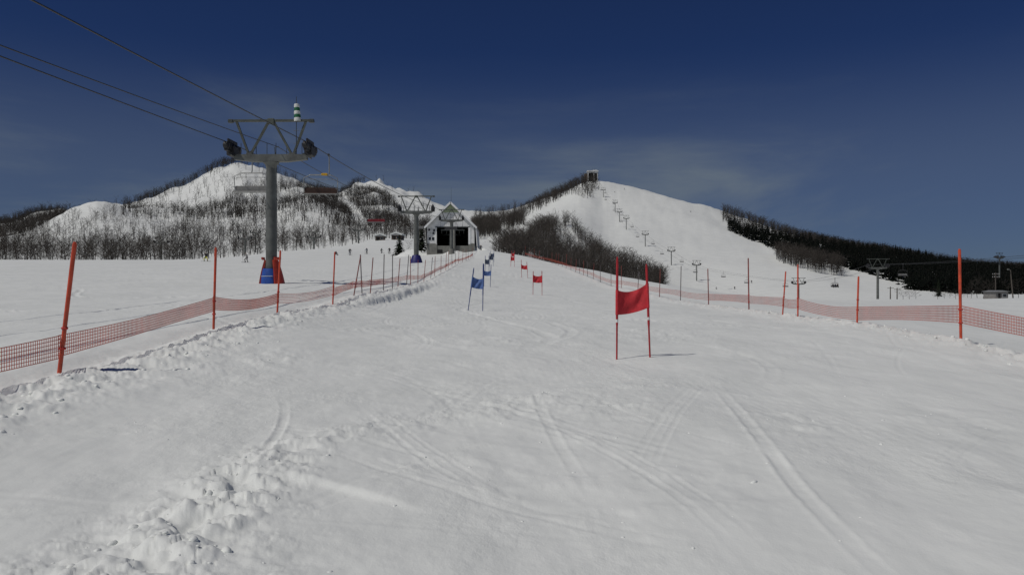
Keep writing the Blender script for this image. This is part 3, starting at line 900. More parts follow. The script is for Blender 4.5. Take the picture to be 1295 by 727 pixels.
# ------------------------------------------------------------------ chairlift towers
def tower_parts(root, h=7.4, detail=True, mats=None, pole_r=.34):
    """h: height of the crossarm's underside; all other sizes follow"""
    s = 'steel'
    p = MB(); p.tube([(0, 0, -.6), (0, 0, 0), (0, 0, h * .5), (0, 0, h - .35)], [pole_r * 1.06, pole_r * 1.04, pole_r, pole_r * .93], 20)
    p.build('pole', s, root, smooth=True)
    p = MB(); p.tube([(0, 0, h - .35), (0, 0, h - .12), (0, 0, h + .02)], [pole_r * .93, pole_r * 1.1, pole_r * 1.55], 20)
    p.build('pole_head', s, root, smooth=True)
    c = MB(); c.prism([(-2.25, h + .20), (-1.0, h + .06), (1.0, h + .06), (2.25, h + .20), (2.25, h + .52), (-2.25, h + .52)], -.2, .2)
    c.build('crossarm', s, root)
    t = MB(); t.box((0, 0, h + 2.62), (5.3, .16, .14)); t.build('top_beam', 'beam', root)
    for sx in (-1, 1):
        b = MB(); b.box((sx * 2.52, 0, h + 2.60), (.30, .24, .22), bev=.03); b.build('beam_cap', 'steel_dark', root)
        for xa, xb in ((2.15, 1.38), (.16, 1.30)):
            b = MB(); b.beam((sx * xa, 0, h + 2.55), (sx * xb, 0, h + .5), .13, .13); b.build('strut', 'beam', root)
        b = MB(); b.box((sx * 1.34, 0, h + .56), (.34, .3, .1)); b.build('foot_plate', 's' and 'steel', root)
        # sheave train: a rocker beam along the rope with a row of wheels
        tr = MB(); tr.prism([(sx * 2.42 - .10, h + .62), (sx * 2.42 + .10, h + .62), (sx * 2.42 + .10, h + 1.02), (sx * 2.42 - .10, h + 1.02)], -1.1, 1.1)
        tr.box((sx * 2.40, 0, h + .72), (.46, .9, .62), bev=.05); tr.box((sx * 2.42, 0, h + 1.30), (.10, 1.5, .22), bev=.03)
        st = tr.build('sheave_train', 'rubber', root)
        for k in range(5):
            y = -1.0 + k * .5
            w = MB(); w.tube([(sx * 2.42 - .15, y, h + .94), (sx * 2.42 - .11, y, h + .94), (sx * 2.42 + .11, y, h + .94), (sx * 2.42 + .15, y, h + .94)], [.18, .235, .235, .18], 14)
            w.build('wheel', 'rubber', st, smooth=True)
        if detail:
            g = MB(); g.tube([(sx * 2.25, -.9, h + .42), (sx * 2.25, .9, h + .42)], .05, 6); g.build('catwalk_beam', 'steel_dark', root)
            for x in (.28, .95, 1.9):
                q = MB(); q.tube([(sx * x, .05, h + .5), (sx * x, .05, h + 1.25)], .022, 6); q.build('rail_post', 'steel_dark', root)
    b = MB(); b.box((0, 0, h + 2.58), (.42, .26, .34), bev=.04); b.build('hoist_block', 'beam', root)
    if detail:
        l = MB()
        for x in (-.2, .2): l.tube([(x, pole_r + .14, 1.6), (x, pole_r + .14, h + .1)], .02, 5)
        z = 1.7
        while z < h: l.tube([(-.2, pole_r + .14, z), (.2, pole_r + .14, z)], .014, 4); z += .33
        l.build('ladder', 'steel_dark', root)
        q = MB(); q.tube([(.25, 0, h + .5), (.25, -.1, h + .95), (.5, -.1, h + 1.0)], .03, 6); q.build('cable_bracket', 'steel_dark', root)

def ring_pad(r0, r1, z0, z1, a0, a1, th, n=12, name='pad', mat='pad_blue', parent=None):
    m = MB(); vs = []
    nz = 4
    for j in range(nz + 1):
        t = j / nz; z = z0 + (z1 - z0) * t
        for i in range(n + 1):
            a = a0 + (a1 - a0) * i / n
            rr = r0 + (r1 - r0) * t
            bump = .03 * math.sin(math.pi * t)
            vs.append(((rr + bump) * math.cos(a), (rr + bump) * math.sin(a), z))
        for i in range(n, -1, -1):
            a = a0 + (a1 - a0) * i / n
            rr = r0 + (r1 - r0) * t - th
            vs.append((rr * math.cos(a), rr * math.sin(a), z))
    k = 2 * (n + 1); fs = []
    for j in range(nz):
        for i in range(k):
            i2 = (i + 1) % k
            fs.append((j * k + i, j * k + i2, j * k + k + i2, j * k + k + i))
    fs.append(tuple(range(k - 1, -1, -1))); fs.append(tuple(range(nz * k, nz * k + k)))
    m.add(vs, fs)
    return m.build(name, mat, parent, smooth=True)

def at(x, y, d): return Vector((gx(x, d), d, CZ + (363 - y) / F * d))

LINE_A = [(-16.4, -25.0), (gx(343, 49), 49.0), (gx(526.5, 114), 114.0), (gx(571, 166), 166.0)]
rzA = -math.atan2(LINE_A[2][0] - LINE_A[1][0], LINE_A[2][1] - LINE_A[1][1])
labsA = ['chairlift tower standing downhill of the blue-matted tower', 'chairlift tower with blue and orange crash mats and a striped windsock',
         'chairlift tower with indigo base mats beside the small spruce', 'chairlift tower directly in front of the station building opening']
A_ANCH = []
for i, (x, y) in enumerate(LINE_A):
    z = gz_smooth(x, y)
    h = [8.5, 7.45, 7.0, 6.7][i]
    root = thing('lift_tower', labsA[i], 'lift tower', (x, y, z), rzA, 'chairlift towers to the gabled station')
    tower_parts(root, h, True, None, .32 if i < 2 else .35)
    A_ANCH.append((root, h))
    if i == 1:
        ring_pad(.62, .50, -.05, .92, R(205), R(300), .14, 12, 'front_mat', 'pad_blue', root)
        q = ring_pad(.74, .42, -.05, 1.45, R(150), R(203), .12, 8, 'side_mat', 'pad_red', root)
        q = ring_pad(.84, .42, -.05, 1.45, R(302), R(385), .12, 8, 'side_mat', 'pad_red', root)
        ring_pad(.60, .565, .42, .47, R(210), R(295), .03, 12, 'strap', 'strap', root)
        ring_pad(.55, .58, 1.45, 1.62, R(160), R(200), .1, 6, 'mat_roll', 'pad_red', root)
        ring_pad(.55, .58, 1.45, 1.62, R(306), R(380), .1, 8, 'mat_roll', 'pad_red', root)
        w = MB(); w.tube([(1.58, -.05, h + .5), (1.58, -.05, h + 4.1)], [.028, .018], 8)
        for zz in (1.2, 2.0): w.tube([(1.40, -.05, h + zz), (1.76, -.05, h + zz)], .014, 5)
        w.build('windsock_pole', 'steel_dark', root)
        sk = None
        zt = h + 3.62
        for k, mat in enumerate(('sock_white', 'sock_green', 'sock_white', 'sock_green', 'sock_white')):
            za, zb = zt - k * .21, zt - (k + 1) * .21
            ra, rb = .15 + .012 * k, .15 + .012 * (k + 1)
            s = MB(); s.tube([(1.60 + .012 * k, -.05, za), (1.61 + .012 * k, -.06, (za + zb) / 2), (1.60 + .012 * (k + 1), -.05, zb)], [ra, (ra + rb) / 2 + .012, rb], 14, cap=(k in (0,)))
            s.build('sock_band', mat, root, smooth=True)
    if i in (2, 3, 0):
        ring_pad(.95 if i == 2 else .7, .55, -.1, 1.15, R(178), R(360), .15, 14, 'front_mat', 'pad_purple' if i == 2 else 'wall_base', root)
        if i == 2: ring_pad(.95, .55, -.1, 1.15, R(2), R(176), .15, 10, 'rear_mat', 'pad_purple', root)

def tower_point(root, h, lx, lz):
    c, s = math.cos(root.rotation_euler[2]), math.sin(root.rotation_euler[2])
    k = root.scale[0]
    return Vector((root.location.x + c * lx * k, root.location.y + s * lx * k, root.location.z + lz * k))

def rope(name, label, anchors, rad, sag, group, n=26, cat='cable'):
    pts = []
    for a, b in zip(anchors[:-1], anchors[1:]):
        Ls = (b - a).length
        for k in range(n):
            t = k / n
            pts.append(a.lerp(b, t) - Vector((0, 0, sag * min(Ls / 60, 1.0) ** 2 * (0.3 if a.y < -20 else 1) * 4 * t * (1 - t))))
    pts.append(anchors[-1])
    m = MB(); m.tube(pts, rad, 6)
    o = m.build(name, 'rope', None, smooth=True)
    tag(o, label, cat, group)
    return pts

STN = Vector((gx(570, 181), 181.0, 0)); STN.z = CZ + (363 - 320.5) / F * 181
ropesA = {}
for sx, nm in ((-1, 'left'), (1, 'right')):
    anc = [tower_point(r, h, sx * 2.42, h + 1.19) for r, h in A_ANCH]
    anc.append(Vector((STN.x + sx * 2.3, STN.y + 3, STN.z + 4.6)))
    ropesA[sx] = rope('haul_rope', 'steel haul rope over the uphill-side wheels nearer the slalom course' if sx > 0 else 'steel haul rope over the wheels on the open-field side of the towers', anc, .028, .55, 'haul ropes of the gabled station lift')
anc = [tower_point(r, h, .42, h + (1.0 if k else -.3)) for k, (r, h) in enumerate(A_ANCH)] + [Vector((STN.x + .4, STN.y - .3, STN.z + 6.2))]
rope('signal_cable', 'thin signal cable strung along the middle of the tower crossarms', anc, .022, 1.0, None)

# ------------------------------------------------------------------ chairs
def make_chair(name, label, seat_mat, frame_mat, grip, rz, group, width=2.3, yaw=0.0, offset=0.0, cover=None, accent=False, swing=0.0):
    """grip: point on the rope; the chair hangs below it"""
    root = thing(name, label, 'chairlift chair', grip, rz + yaw, group)
    root.rotation_euler[1] = swing
    g = MB(); g.box((0, 0, .02), (.14, .34, .16), bev=.03); g.build('grip', 'chair_dark', root)
    o = offset; w = width / 2
    h = MB(); h.tube([(0, 0, .05), (.03, 0, -.25), (.03, 0, -1.15), (0, 0, -1.32)], .038, 8); h.build('hanger', frame_mat, root, smooth=True)
    b = MB(); b.tube([(o - w * .62, 0, -1.34), (o + w * .62, 0, -1.34)], .04, 8)
    b.build('yoke', frame_mat, root, smooth=True)
    if accent:
        a = MB(); a.box((-.28, -.03, -1.30), (.42, .16, .16), bev=.04); a.build('grip_cover', 'yellow', root)
    for s in (-1, 1):
        f = MB()
        f.tube([(o + s * w * .62, 0, -1.34), (o + s * w, .02, -1.55), (o + s * w, .18, -2.3), (o + s * w, .18, -2.62), (o + s * w, -.34, -2.66)], .026, 8)
        f.build('side_frame', frame_mat, root, smooth=True)
        ar = MB(); ar.tube([(o + s * (w - .05), .16, -2.28), (o + s * (w - .05), -.32, -2.30)], .022, 6); ar.build('arm_rest', frame_mat, root)
    s = MB(); s.box((o, -.08, -2.60), (2 * w - .06, .52, .09), bev=.03); s.build('seat', seat_mat, root)
    bk = MB(); bk.box((o, .21, -2.34), (2 * w - .06, .07, .34), bev=.03); bk.build('backrest', cover or seat_mat, root)
    e = MB(); e.tube([(o - w, -.35, -2.66), (o + w, -.35, -2.66)], .03, 8); e.build('front_bar', frame_mat, root)
    fr = MB()
    fr.tube([(o - w * .9, .15, -1.62), (o - w * .5, -.25, -1.66), (o + w * .5, -.25, -1.66), (o + w * .9, .15, -1.62)], .018, 6)
    fr.build('safety_bar', frame_mat, root)
    return root

def rope_at_depth(pts, d):
    for a, b in zip(pts[:-1], pts[1:]):
        if a.y <= d <= b.y:
            return a.lerp(b, (d - a.y) / (b.y - a.y))
    return pts[-1]
gA = 'chairs of the gabled station lift'
make_chair('lift_chair', 'empty grey chair hanging just behind the blue-matted tower', 'seat_grey', 'chair_frame', rope_at_depth(ropesA[-1], 52.5), rzA, gA, 2.35, 0, -.02)
make_chair('lift_chair', 'empty brown-seated chair with yellow grip cover beside the blue-matted tower', 'seat_brown', 'chair_frame', rope_at_depth(ropesA[1], 53.6), rzA, gA, 2.25, R(6), -.55, accent=True)
make_chair('lift_chair', 'red-backed chair halfway between the two matted towers', 'seat_grey', 'chair_dark', rope_at_depth(ropesA[-1], 96), rzA, gA, 2.2, 0, 0, cover='seat_red')
make_chair('lift_chair', 'grey chair hanging beyond the indigo-matted tower', 'seat_grey', 'chair_dark', rope_at_depth(ropesA[-1], 132), rzA, gA, 2.2)
make_chair('lift_chair', 'dark chair hanging close to the station building', 'chair_dark', 'chair_dark', rope_at_depth(ropesA[1], 140), rzA, gA, 2.2)

# ------------------------------------------------------------------ station building
def station():
    root = thing('lift_station', 'white gabled lift station with wide dark opening and grey base', 'building', STN)
    D = 13.0
    yb = .0
    def quad(vs): return vs
    # side and rear walls as one shell with thickness
    b = MB()
    b.box((-5.3, D / 2 + .1, 3.0), (.25, D - .2, 6.4)); b.box((5.3, D / 2 + .1, 3.0), (.25, D - .2, 6.4)); b.box((0, D - .1, 3.0), (10.3, .25, 6.4))
    b.prism([(-5.4, 6.2), (5.4, 6.2), (0, 11.3)], D - .22, D + .02)
    b.build('side_wall', 'wall_white', root)
    # front wall pieces round the opening (-3.2..4.1 by 1.9..6.0)
    for c, sz in (((-4.31, 0, 4.25), (2.22, .24, 3.9)), ((4.77, 0, 4.25), (1.30, .24, 3.9))):
        f = MB(); f.box(c, sz); f.build('front_wall', 'wall_white', root)
    for c, sz in (((-4.3, -.03, 1.05), (2.36, .34, 2.6)), ((4.78, -.03, 1.05), (1.44, .34, 2.6)), ((.45, .05, .8), (7.16, .3, 2.1))):
        f = MB(); f.box(c, sz); f.build('base_wall', 'wall_base', root)
    g = MB(); g.prism([(-5.42, 6.2), (5.42, 6.2), (1.95, 9.45), (-1.95, 9.45)], -.12, .12); g.build('gable', 'wall_white', root)
    g = MB(); g.prism([(-1.95, 9.452), (1.95, 9.452), (0, 11.3)], -.10, .10); g.build('gable_peak', 'gable_green', root)
    # cladding battens
    for k in range(-9, 10):
        x = k * .53
        top = 11.2 - abs(x) * .941 - .25
        z1 = min(top, 9.4)
        if z1 > 6.4:
            q = MB(); q.box((x, -.135, (6.25 + z1) / 2), (.07, .03, z1 - 6.25)); q.build('batten', 'wall_trim', root)
    t = MB(); t.box((.45, -.15, 6.1), (7.9, .16, .22)); t.build('lintel', 'steel_dark', root)
    t = MB(); t.box((4.3, -.16, 4.1), (.5, .14, 3.8)); t.build('corner_post', 'wall_trim', root)
    t = MB(); t.box((-3.3, -.16, 4.1), (.22, .14, 3.8)); t.build('door_post', 'wall_white', root)
    # roof: two slabs, lower kicked skirts, bargeboards
    ax, az, ex, ez = 0, 11.75, 5.95, 5.95
    for s in (-1, 1):
        r = MB()
        vs = [(0, -.9, az), (s * ex, -.9, ez), (s * ex, D + .5, ez), (0, D + .5, az)]
        vs += [(x, y, z - .26) for x, y, z in vs]
        r.add(vs, [(0, 1, 2, 3), (7, 6, 5, 4), (0, 4, 5, 1), (1, 5, 6, 2), (2, 6, 7, 3), (3, 7, 4, 0)])
        ro = r.build('roof_slope', 'roof_grey', root)
        for k in range(12):
            y = .2 + k * 1.1
            q = MB(); q.beam((0, y, az + .03), (s * ex, y, ez + .03), .07, .06); q.build('roof_rib', 'roof_grey', ro)
        k = MB(); k.beam((0, -.95, az - .10), (s * (ex + .03), -.95, ez - .10), .42, .12); k.build('bargeboard', 'wall_trim', root)
        sk = MB()
        vs = [(s * (ex - .1), -.6, ez - .05), (s * (ex - .1 + .3 * (s > 0) - .25 * (s < 0)), -.6, 1.7), (s * (ex - .1 + .3 * (s > 0) - .25 * (s < 0)), D + .3, 1.7), (s * (ex - .1), D + .3, ez - .05)]
        vs += [(x - s * .18, y, z) for x, y, z in vs]
        sk.add(vs, [(0, 1, 2, 3), (7, 6, 5, 4), (0, 4, 5, 1), (1, 5, 6, 2), (2, 6, 7, 3), (3, 7, 4, 0)])
        sk.build('side_skirt', 'wall_white' if s > 0 else 'wall_base', root)
    a = MB(); a.tube([(.1, 0, 11.6), (.1, 0, 15.2)], [.035, .02], 6); a.build('antenna', 'steel_dark', root)
    # window pair at the left of the front wall
    for x in (-4.75, -4.02):
        w = MB(); w.box((x, -.15, 3.45), (.66, .08, .86)); wo = w.build('window', 'wall_trim', root)
        p = MB(); p.box((x, -.18, 3.45), (.52, .06, .72)); p.build('pane', 'glass', wo)
    w = MB(); w.box((-2.5, -.14, .55), (1.2, .1, .8)); w.build('vent_grille', 'interior', root)
    # notice boards above the windows
    for k, (x, z) in enumerate(((-4.9, 5.5), (-4.35, 5.6), (-3.8, 5.35), (-4.6, 4.75), (-3.95, 4.7))):
        w = MB(); w.box((x, -.16, z), (.42, .05, .5)); s_ = w.build('notice_board', 'sign_board' if k % 2 else 'sign_dark', root)
    # inside: floor, drive machine, bull wheel; near-black sheets paint in the room's shade
    i = MB(); i.box((0, D / 2, 1.75), (10.0, D - .8, .12)); i.build('floor', 'interior', root)
    i = MB(); i.box((0, D - .45, 4.4), (10.0, .1, 5.2)); i.build('shade_lining', 'interior', root)
    for s in (-1, 1):
        i = MB(); i.box((s * 5.1, D / 2, 4.2), (.1, D - .9, 4.7)); i.build('shade_lining', 'interior', root)
    i = MB(); i.box((0, D / 2 + .1, 6.55), (9.9, D - 1.0, .1)); i.build('shade_lining', 'interior', root)
    i = MB(); i.tube([(0, 5.0, 4.42), (0, 5.0, 4.5), (0, 5.0, 4.66), (0, 5.0, 4.74)], [2.2, 2.35, 2.35, 2.2], 36); i.build('bull_wheel', 'steel_dark', root)
    i = MB(); i.box((0, 5.2, 3.0), (1.6, 2.2, 2.3), bev=.1); i.build('drive_machine', 'steel_dark', root)
    i = MB(); i.tube([(.85, -.6, -.4), (.85, -.6, 6.2)], [.30, .26], 14); i.build('concrete_post', 'wall_base', root, smooth=True)
    i = MB(); i.beam((-2.2, -.6, 5.4), (3.2, -.6, 5.4), .22, .25); i.build('guide_beam', 'steel_dark', root)
    for x in (-2.0, -.9, 2.0, 3.0):
        i = MB(); i.tube([(x, -.6, 5.4), (x, -.2, 4.6)], .05, 6); i.build('guide_bracket', 'steel_dark', root)
station()

# snow heaped in front of the building
def mound(label, x, y, rx, ry, h, seed):
    m = MB(); nu, nv = 28, 10
    vs = []; fs = []
    for j in range(nv + 1):
        t = j / nv
        for i in range(nu):
            a = 2 * math.pi * i / nu
            k = 1 + .22 * float(perlin(np.array([math.cos(a) * 1.4 + seed]), np.array([math.sin(a) * 1.4 + t]), seed)[0])
            px, py = x + rx * t * k * math.cos(a), y + ry * t * k * math.sin(a)
            z = h * math.cos(t * math.pi / 2) ** 1.2 * (1 + .35 * float(perlin(np.array([px * .9]), np.array([py * .9]), seed + 3)[0]))
            vs.append((px, py, z))
        if j:
            for i in range(nu):
                i2 = (i + 1) % nu
                fs.append(((j - 1) * nu + i, (j - 1) * nu + i2, j * nu + i2, j * nu + i))
    zs = ground_h([v[0] for v in vs], [v[1] for v in vs])
    m.add([(v[0], v[1], v[2] + float(z) - .12) for v, z in zip(vs, zs)], fs)
    o = m.build('snow_heap', 'snow', None, smooth=True)
    tag(o, label, 'snow heap', 'snow heaps round the station')
mound('low snow heap against the front of the station base', STN.x + .8, STN.y - 3.2, 3.0, 1.4, .75, 1)
mound('snow heap off the course-side corner of the station', STN.x + 8.3, STN.y - 1, 3.0, 3.0, 1.0, 2)
mound('broad snow bank off the field-side corner of the station', STN.x - 9.5, STN.y + 2, 4.2, 3.2, 1.5, 3)
# ------------------------------------------------------------------ the second chairlift, up the big hill
gB = 'chairlift towers up the big hill'
towersB = [(gx(1110, 190), 190, 'single chairlift tower by the valley floor, largest of the big hill lift'), (gx(1010, 290), 290, 'chairlift tower whose top alone rises out of the valley dip'),
           (gx(881, 395), 395, 'chairlift tower at the foot of the big open slope'), (gx(849, 440), 440, 'second chairlift tower up the big open slope'),
           (gx(816, 500), 500, 'third chairlift tower up the big open slope'), (gx(792, 560), 560, 'fourth chairlift tower up the big open slope'),
           (gx(783.5, 605), 605, 'fifth chairlift tower up the big open slope'), (gx(778, 650), 650, 'sixth chairlift tower up the big open slope, close below the top one'),
           (gx(763, 730), 730, 'topmost chairlift tower below the summit station')]
def plain_tower_meshes(h):
    root = bpy.data.objects.new('lift_tower', None); link(root)
    tower_parts(root, h, False, None, .30)
    return root
protoB = plain_tower_meshes(7.6)
B_ANCH = []
towersB = [(92.0, 95.0, 'chairlift tower out on the valley floor, lowest of the big hill lift')] + towersB
for i, (x, y, lb) in enumerate(towersB):
    r = protoB if i == 0 else copy_tree(protoB)
    r.location = (x, y, gz_smooth(x, y) - .1)
    nx = towersB[min(i + 1, len(towersB) - 1)]; pv = towersB[max(0, i - 1)]
    r.rotation_euler = (0, 0, -math.atan2(nx[0] - pv[0], nx[1] - pv[1]))
    r.scale = (.95,) * 3 if i < 3 else (.82, .82, 1.0)
    tag(r, lb, 'lift tower', gB)
    B_ANCH.append(r)
TOP = Vector((gx(749.5, 808), 808, 0)); TOP.z = gz_smooth(TOP.x, TOP.y)
ropesB = {}
for sx in (-1, 1):
    anc = [tower_point(r, 7.6, sx * 2.42, 7.6 + 1.19) for r in B_ANCH] + [TOP + Vector((sx * 2.3, -1.0, 5.0))]
    ropesB[sx] = rope('haul_rope', 'thin haul rope up the big open slope, wood side' if sx < 0 else 'thin haul rope up the big open slope, open snow side', anc, .03, .9, 'haul ropes of the big hill lift', 10)

proto_chair = make_chair('lift_chair', 'x', 'seat_grey', 'chair_dark', Vector((0, 0, 0)), 0, None, 2.1)
gC = 'chairs of the big hill lift'
first = True
spots = []
for sx in (-1, 1):
    for k, d in enumerate(np.arange(183 if sx > 0 else 330, 790, 61.0)):
        spots.append((sx, float(d)))
loaded = None
for sx, d in spots:
    c = proto_chair if first else copy_tree(proto_chair)
    first = False
    c.location = rope_at_depth(ropesB[sx], d)
    c.rotation_euler = (0, 0, B_ANCH[4].rotation_euler[2] if d > 300 else B_ANCH[2].rotation_euler[2])
    tag(c, 'small empty chair on the wood side rope of the big hill lift' if sx < 0 else 'small empty chair on the open snow side rope of the big hill lift', 'chairlift chair', gC)

# three short towers of another lift at the left edge of the field, one on the right-hand ridge
gD = 'towers of the lift below the left-hand mountain'
for (x, d, h, lb) in ((204, 250, 7.2, 'dark lift tower among the trees furthest along the open field'), (310, 255, 7.4, 'dark lift tower behind the grey-suited skier'),
                      (323, 330, 9.6, 'tall lift tower rising out of the trees behind the blue-matted tower'), (397, 262, 4.6, 'short lift tower on the snow edge under the red-backed chair'),
                      (453.5, 285, 5.2, 'lift tower by the snow edge nearest the two huts')):
    r = bpy.data.objects.new('lift_tower', None); link(r)
    tower_parts(r, h, False, None, .34)
    X = gx(x, d); r.location = (X, d, gz_smooth(X, d) - .1)
    r.rotation_euler = (0, 0, R(6)); r.scale = (.85,) * 3
    tag(r, lb, 'lift tower', gD)
r = copy_tree(protoB); d = 330; X = gx(1264, d)
r.location = (X, d, CZ + (363 - 318) / F * d - 10.2); r.rotation_euler = (0, 0, R(30))
tag(r, 'lift tower whose crossarm shows above the conifer skyline', 'lift tower', None)
if 'group' in r: del r['group']

# ------------------------------------------------------------------ summit station, huts, poles
def summit_station():
    root = thing('summit_station', 'small pale station with dark openings on the summit of the big hill', 'building', TOP + Vector((0, 0, -.5)))
    for x in (-4.6, 1.2, 4.9):
        for y in (0, 6.0):
            m = MB(); m.box((x, y, 4.2), (.8, .8, 9.4)); m.build('column', 'wall_white', root)
    m = MB(); m.box((.15, 3.0, 9.3), (11.4, 8.4, 1.0)); m.build('roof', 'wall_white', root)
    m = MB(); m.box((-1.7, 3.2, 4.0), (5.2, 5.0, 8.4)); m.build('room_shade', 'interior', root)  # near-black blocks between the columns, painted shade for the dark openings
    m = MB(); m.box((3.05, 3.6, 3.6), (3.0, 4.6, 7.6)); m.build('hall_shade', 'interior', root)
    m = MB(); m.box((-6.6, 3.0, 3.2), (3.0, 4.6, 7.2)); a = m.build('annex', 'hut_wall', root)
    m = MB(); m.box((-6.6, 3.0, 6.95), (3.4, 5.2, .3)); m.build('annex_roof', 'roof_grey', root)
    m = MB(); m.box((.15, -.6, 8.0), (10.4, .3, 1.0)); m.build('front_beam', 'wall_trim', root)
    m = MB(); m.tube([(0, 3, 9.8), (0, 3, 13.0)], .08, 6); m.build('mast', 'steel_dark', root)
    m = MB(); m.box((2.6, 3, 10.1), (4.4, 4.0, .9)); m.build('roof_snow', 'snow', root)
summit_station()

def hut(label, x, y, w, dpt, h, rise, snow=True, wall='hut_wall', rz=0.0, group=None):
    z = gz_smooth(x, y)
    root = thing('hut', label, 'hut', (x, y, z - .25), rz, group)
    m = MB(); m.box((0, dpt / 2, h / 2), (w, dpt, h)); m.build('wall', wall, root)
    m = MB(); m.prism([(-w / 2 - .4, h + .02), (w / 2 + .4, h + .02), (0, h + rise)], -.4, dpt + .4); ro = m.build('roof', 'roof_grey', root)
    if snow:
        m = MB(); m.prism([(-w / 2 - .5, h + .06), (0, h + rise + .05), (w / 2 + .5, h + .06), (w / 2 + .5, h + .55), (0, h + rise + .55), (-w / 2 - .5, h + .55)], -.5, dpt + .5)
        m.build('snow_layer', 'snow', ro)
    m = MB(); m.box((-w * .2, -.02, h * .42), (w * .18, .08, h * .8)); m.build('door', 'interior', root)
    m = MB(); m.box((w * .2, -.02, h * .55), (w * .3, .08, h * .4)); wo = m.build('window', 'wall_trim', root)
    m = MB(); m.box((w * .2, -.05, h * .55), (w * .26, .06, h * .34)); m.build('pane', 'glass', wo)
    return root
hut('low snow-roofed hut at the field edge under the pointed snow peak', gx(480.5, 290), 290, 3.4, 4, 1.5, .7, rz=.1)
hut('dark snow-roofed hut just behind the small spruce', gx(501, 296), 296, 3.6, 5, 1.9, .8, rz=-.1)
hut('grey shed between two utility poles below the dark conifers', gx(1267, 185), 185, 3.2, 4, 1.9, .35, False, 'shed_wall', .12)

def utility_pole(label, x, d, h, arms=1, lamp=False, group='utility poles by the grey shed', lean=0.0):
    X = gx(x, d); z = gz_smooth(X, d)
    root = thing('utility_pole', label, 'utility pole', (X, d, z - .1), 0, group)
    m = MB(); m.tube([(0, 0, -.5), (lean, 0, h)], [.15, .10], 10); m.build('pole', 'wood_pole', root, smooth=True)
    for k in range(arms):
        m = MB(); m.box((lean * .9, -.12, h - .4 - k * .7), (1.7, .1, .12)); a = m.build('crossarm', 'wood_pole', root)
        for q in (-.75, -.3, .3, .75):
            m2 = MB(); m2.tube([(q + lean * .9, -.12, h - .34 - k * .7), (q + lean * .9, -.12, h - .16 - k * .7)], [.05, .03], 6); m2.build('insulator', 'wall_trim', a)
    if lamp:
        m = MB(); m.tube([(lean, 0, h - .1), (lean - .5, -.2, h + .1)], .05, 6); m.build('lamp_arm', 'steel', root)
        m = MB(); m.box((lean - .65, -.25, h + .1), (.42, .34, .34), bev=.06); m.build('lamp_head', 'steel', root)
    return root
utility_pole('utility pole with crossarms standing behind the grey shed', 1259, 190, 6.4, 2)
utility_pole('leaning lamp pole on the far side of the grey shed', 1281.5, 178, 6.6, 0, True, lean=-.65)
for x, lb in ((1126, 'short post of the pair next to the valley tower, taller one'), (1134.5, 'short post of the pair next to the valley tower, shorter one')):
    utility_pole(lb, x, 200, 3.3 if x < 1130 else 3.0, 1, group='short posts by the valley tower')

# ------------------------------------------------------------------ trees
class TriBag:
    def __init__(self): self.V = []; self.T = []; self.n = 0
    def cone(self, p, q, r, rq=0.0, k=3):
        d = q - p; l = np.linalg.norm(d) + 1e-9; t = d / l
        a = np.array([0, 0, 1.0]) if abs(t[2]) < .9 else np.array([1.0, 0, 0])
        u = np.cross(t, a); u /= np.linalg.norm(u); w = np.cross(t, u)
        an = np.arange(k) * 2 * math.pi / k
        ring = p + r * (np.cos(an)[:, None] * u + np.sin(an)[:, None] * w)
        i = np.arange(k); j = (i + 1) % k; o = self.n
        if rq <= 0:
            self.V.append(np.vstack([ring, q])); self.n += k + 1
            self.T.append(np.stack([o + i, o + j, np.full(k, o + k)], 1))
        else:
            ring2 = q + rq * (np.cos(an)[:, None] * u + np.sin(an)[:, None] * w)
            self.V.append(np.vstack([ring, ring2])); self.n += 2 * k
            self.T.append(np.stack([o + i, o + j, o + k + j], 1)); self.T.append(np.stack([o + i, o + k + j, o + k + i], 1))
    def arrays(self): return np.vstack(self.V), np.vstack(self.T)

def bare_tree(seed, n1, n2, n3, thick=1.0, spread=1.0, lite=False):
    """unit-height leafless tree; returns trunk and crown arrays"""
    g = np.random.default_rng(seed)
    tr, cr_ = TriBag(), TriBag()
    pts = [np.zeros(3)]
    for k in range(1, 5): pts.append(np.array([g.normal(0, .018 * k), g.normal(0, .018 * k), k * .235]))
    pts[0][2] = -.04
    rad = [.018, .0145, .010, .006, .0025]
    if lite: tr.cone(pts[0], pts[4], rad[0] * thick * .5)
    for k in range(0 if lite else 4): tr.cone(pts[k], pts[k + 1], rad[k] * thick * .6, rad[k + 1] * thick * .6, 4)
    def along(t):
        f = np.clip(t, 0, .999) * 4; i = int(f); return pts[i] + (pts[i + 1] - pts[i]) * (f - i)
    for i in range(n1):
        t = .22 + .76 * ((i + g.random()) / n1)
        p = along(t); a = i * 2.4 + g.normal(0, .4)
        ln = .30 * math.sin(math.pi * min(1.0, .18 + .80 * (1 - t) ** .8)) ** .7 * g.uniform(.7, 1.25) * spread
        el = g.uniform(.12, .70) + .45 * t
        d = np.array([math.cos(a) * math.cos(el), math.sin(a) * math.cos(el), math.sin(el)])
        q = p + d * ln
        cr_.cone(p, q, .0052 * thick * (1.2 - t * .6))
        for j in range(n2):
            u = g.uniform(.25, .98); b = p + (q - p) * u
            d2 = d + g.normal(0, .65, 3); d2[2] += .10; d2 /= np.linalg.norm(d2)
            l2 = ln * g.uniform(.28, .55)
            e = b + d2 * l2
            cr_.cone(b, e, .0030 * thick)
            for k in range(n3):
                v = g.uniform(.3, .95); c = b + (e - b) * v
                d3 = d2 + g.normal(0, .6, 3); d3[2] += .15; d3 /= np.linalg.norm(d3)
                cr_.cone(c, c + d3 * l2 * g.uniform(.35, .6), .0021 * thick)
    return tr.arrays(), cr_.arrays()

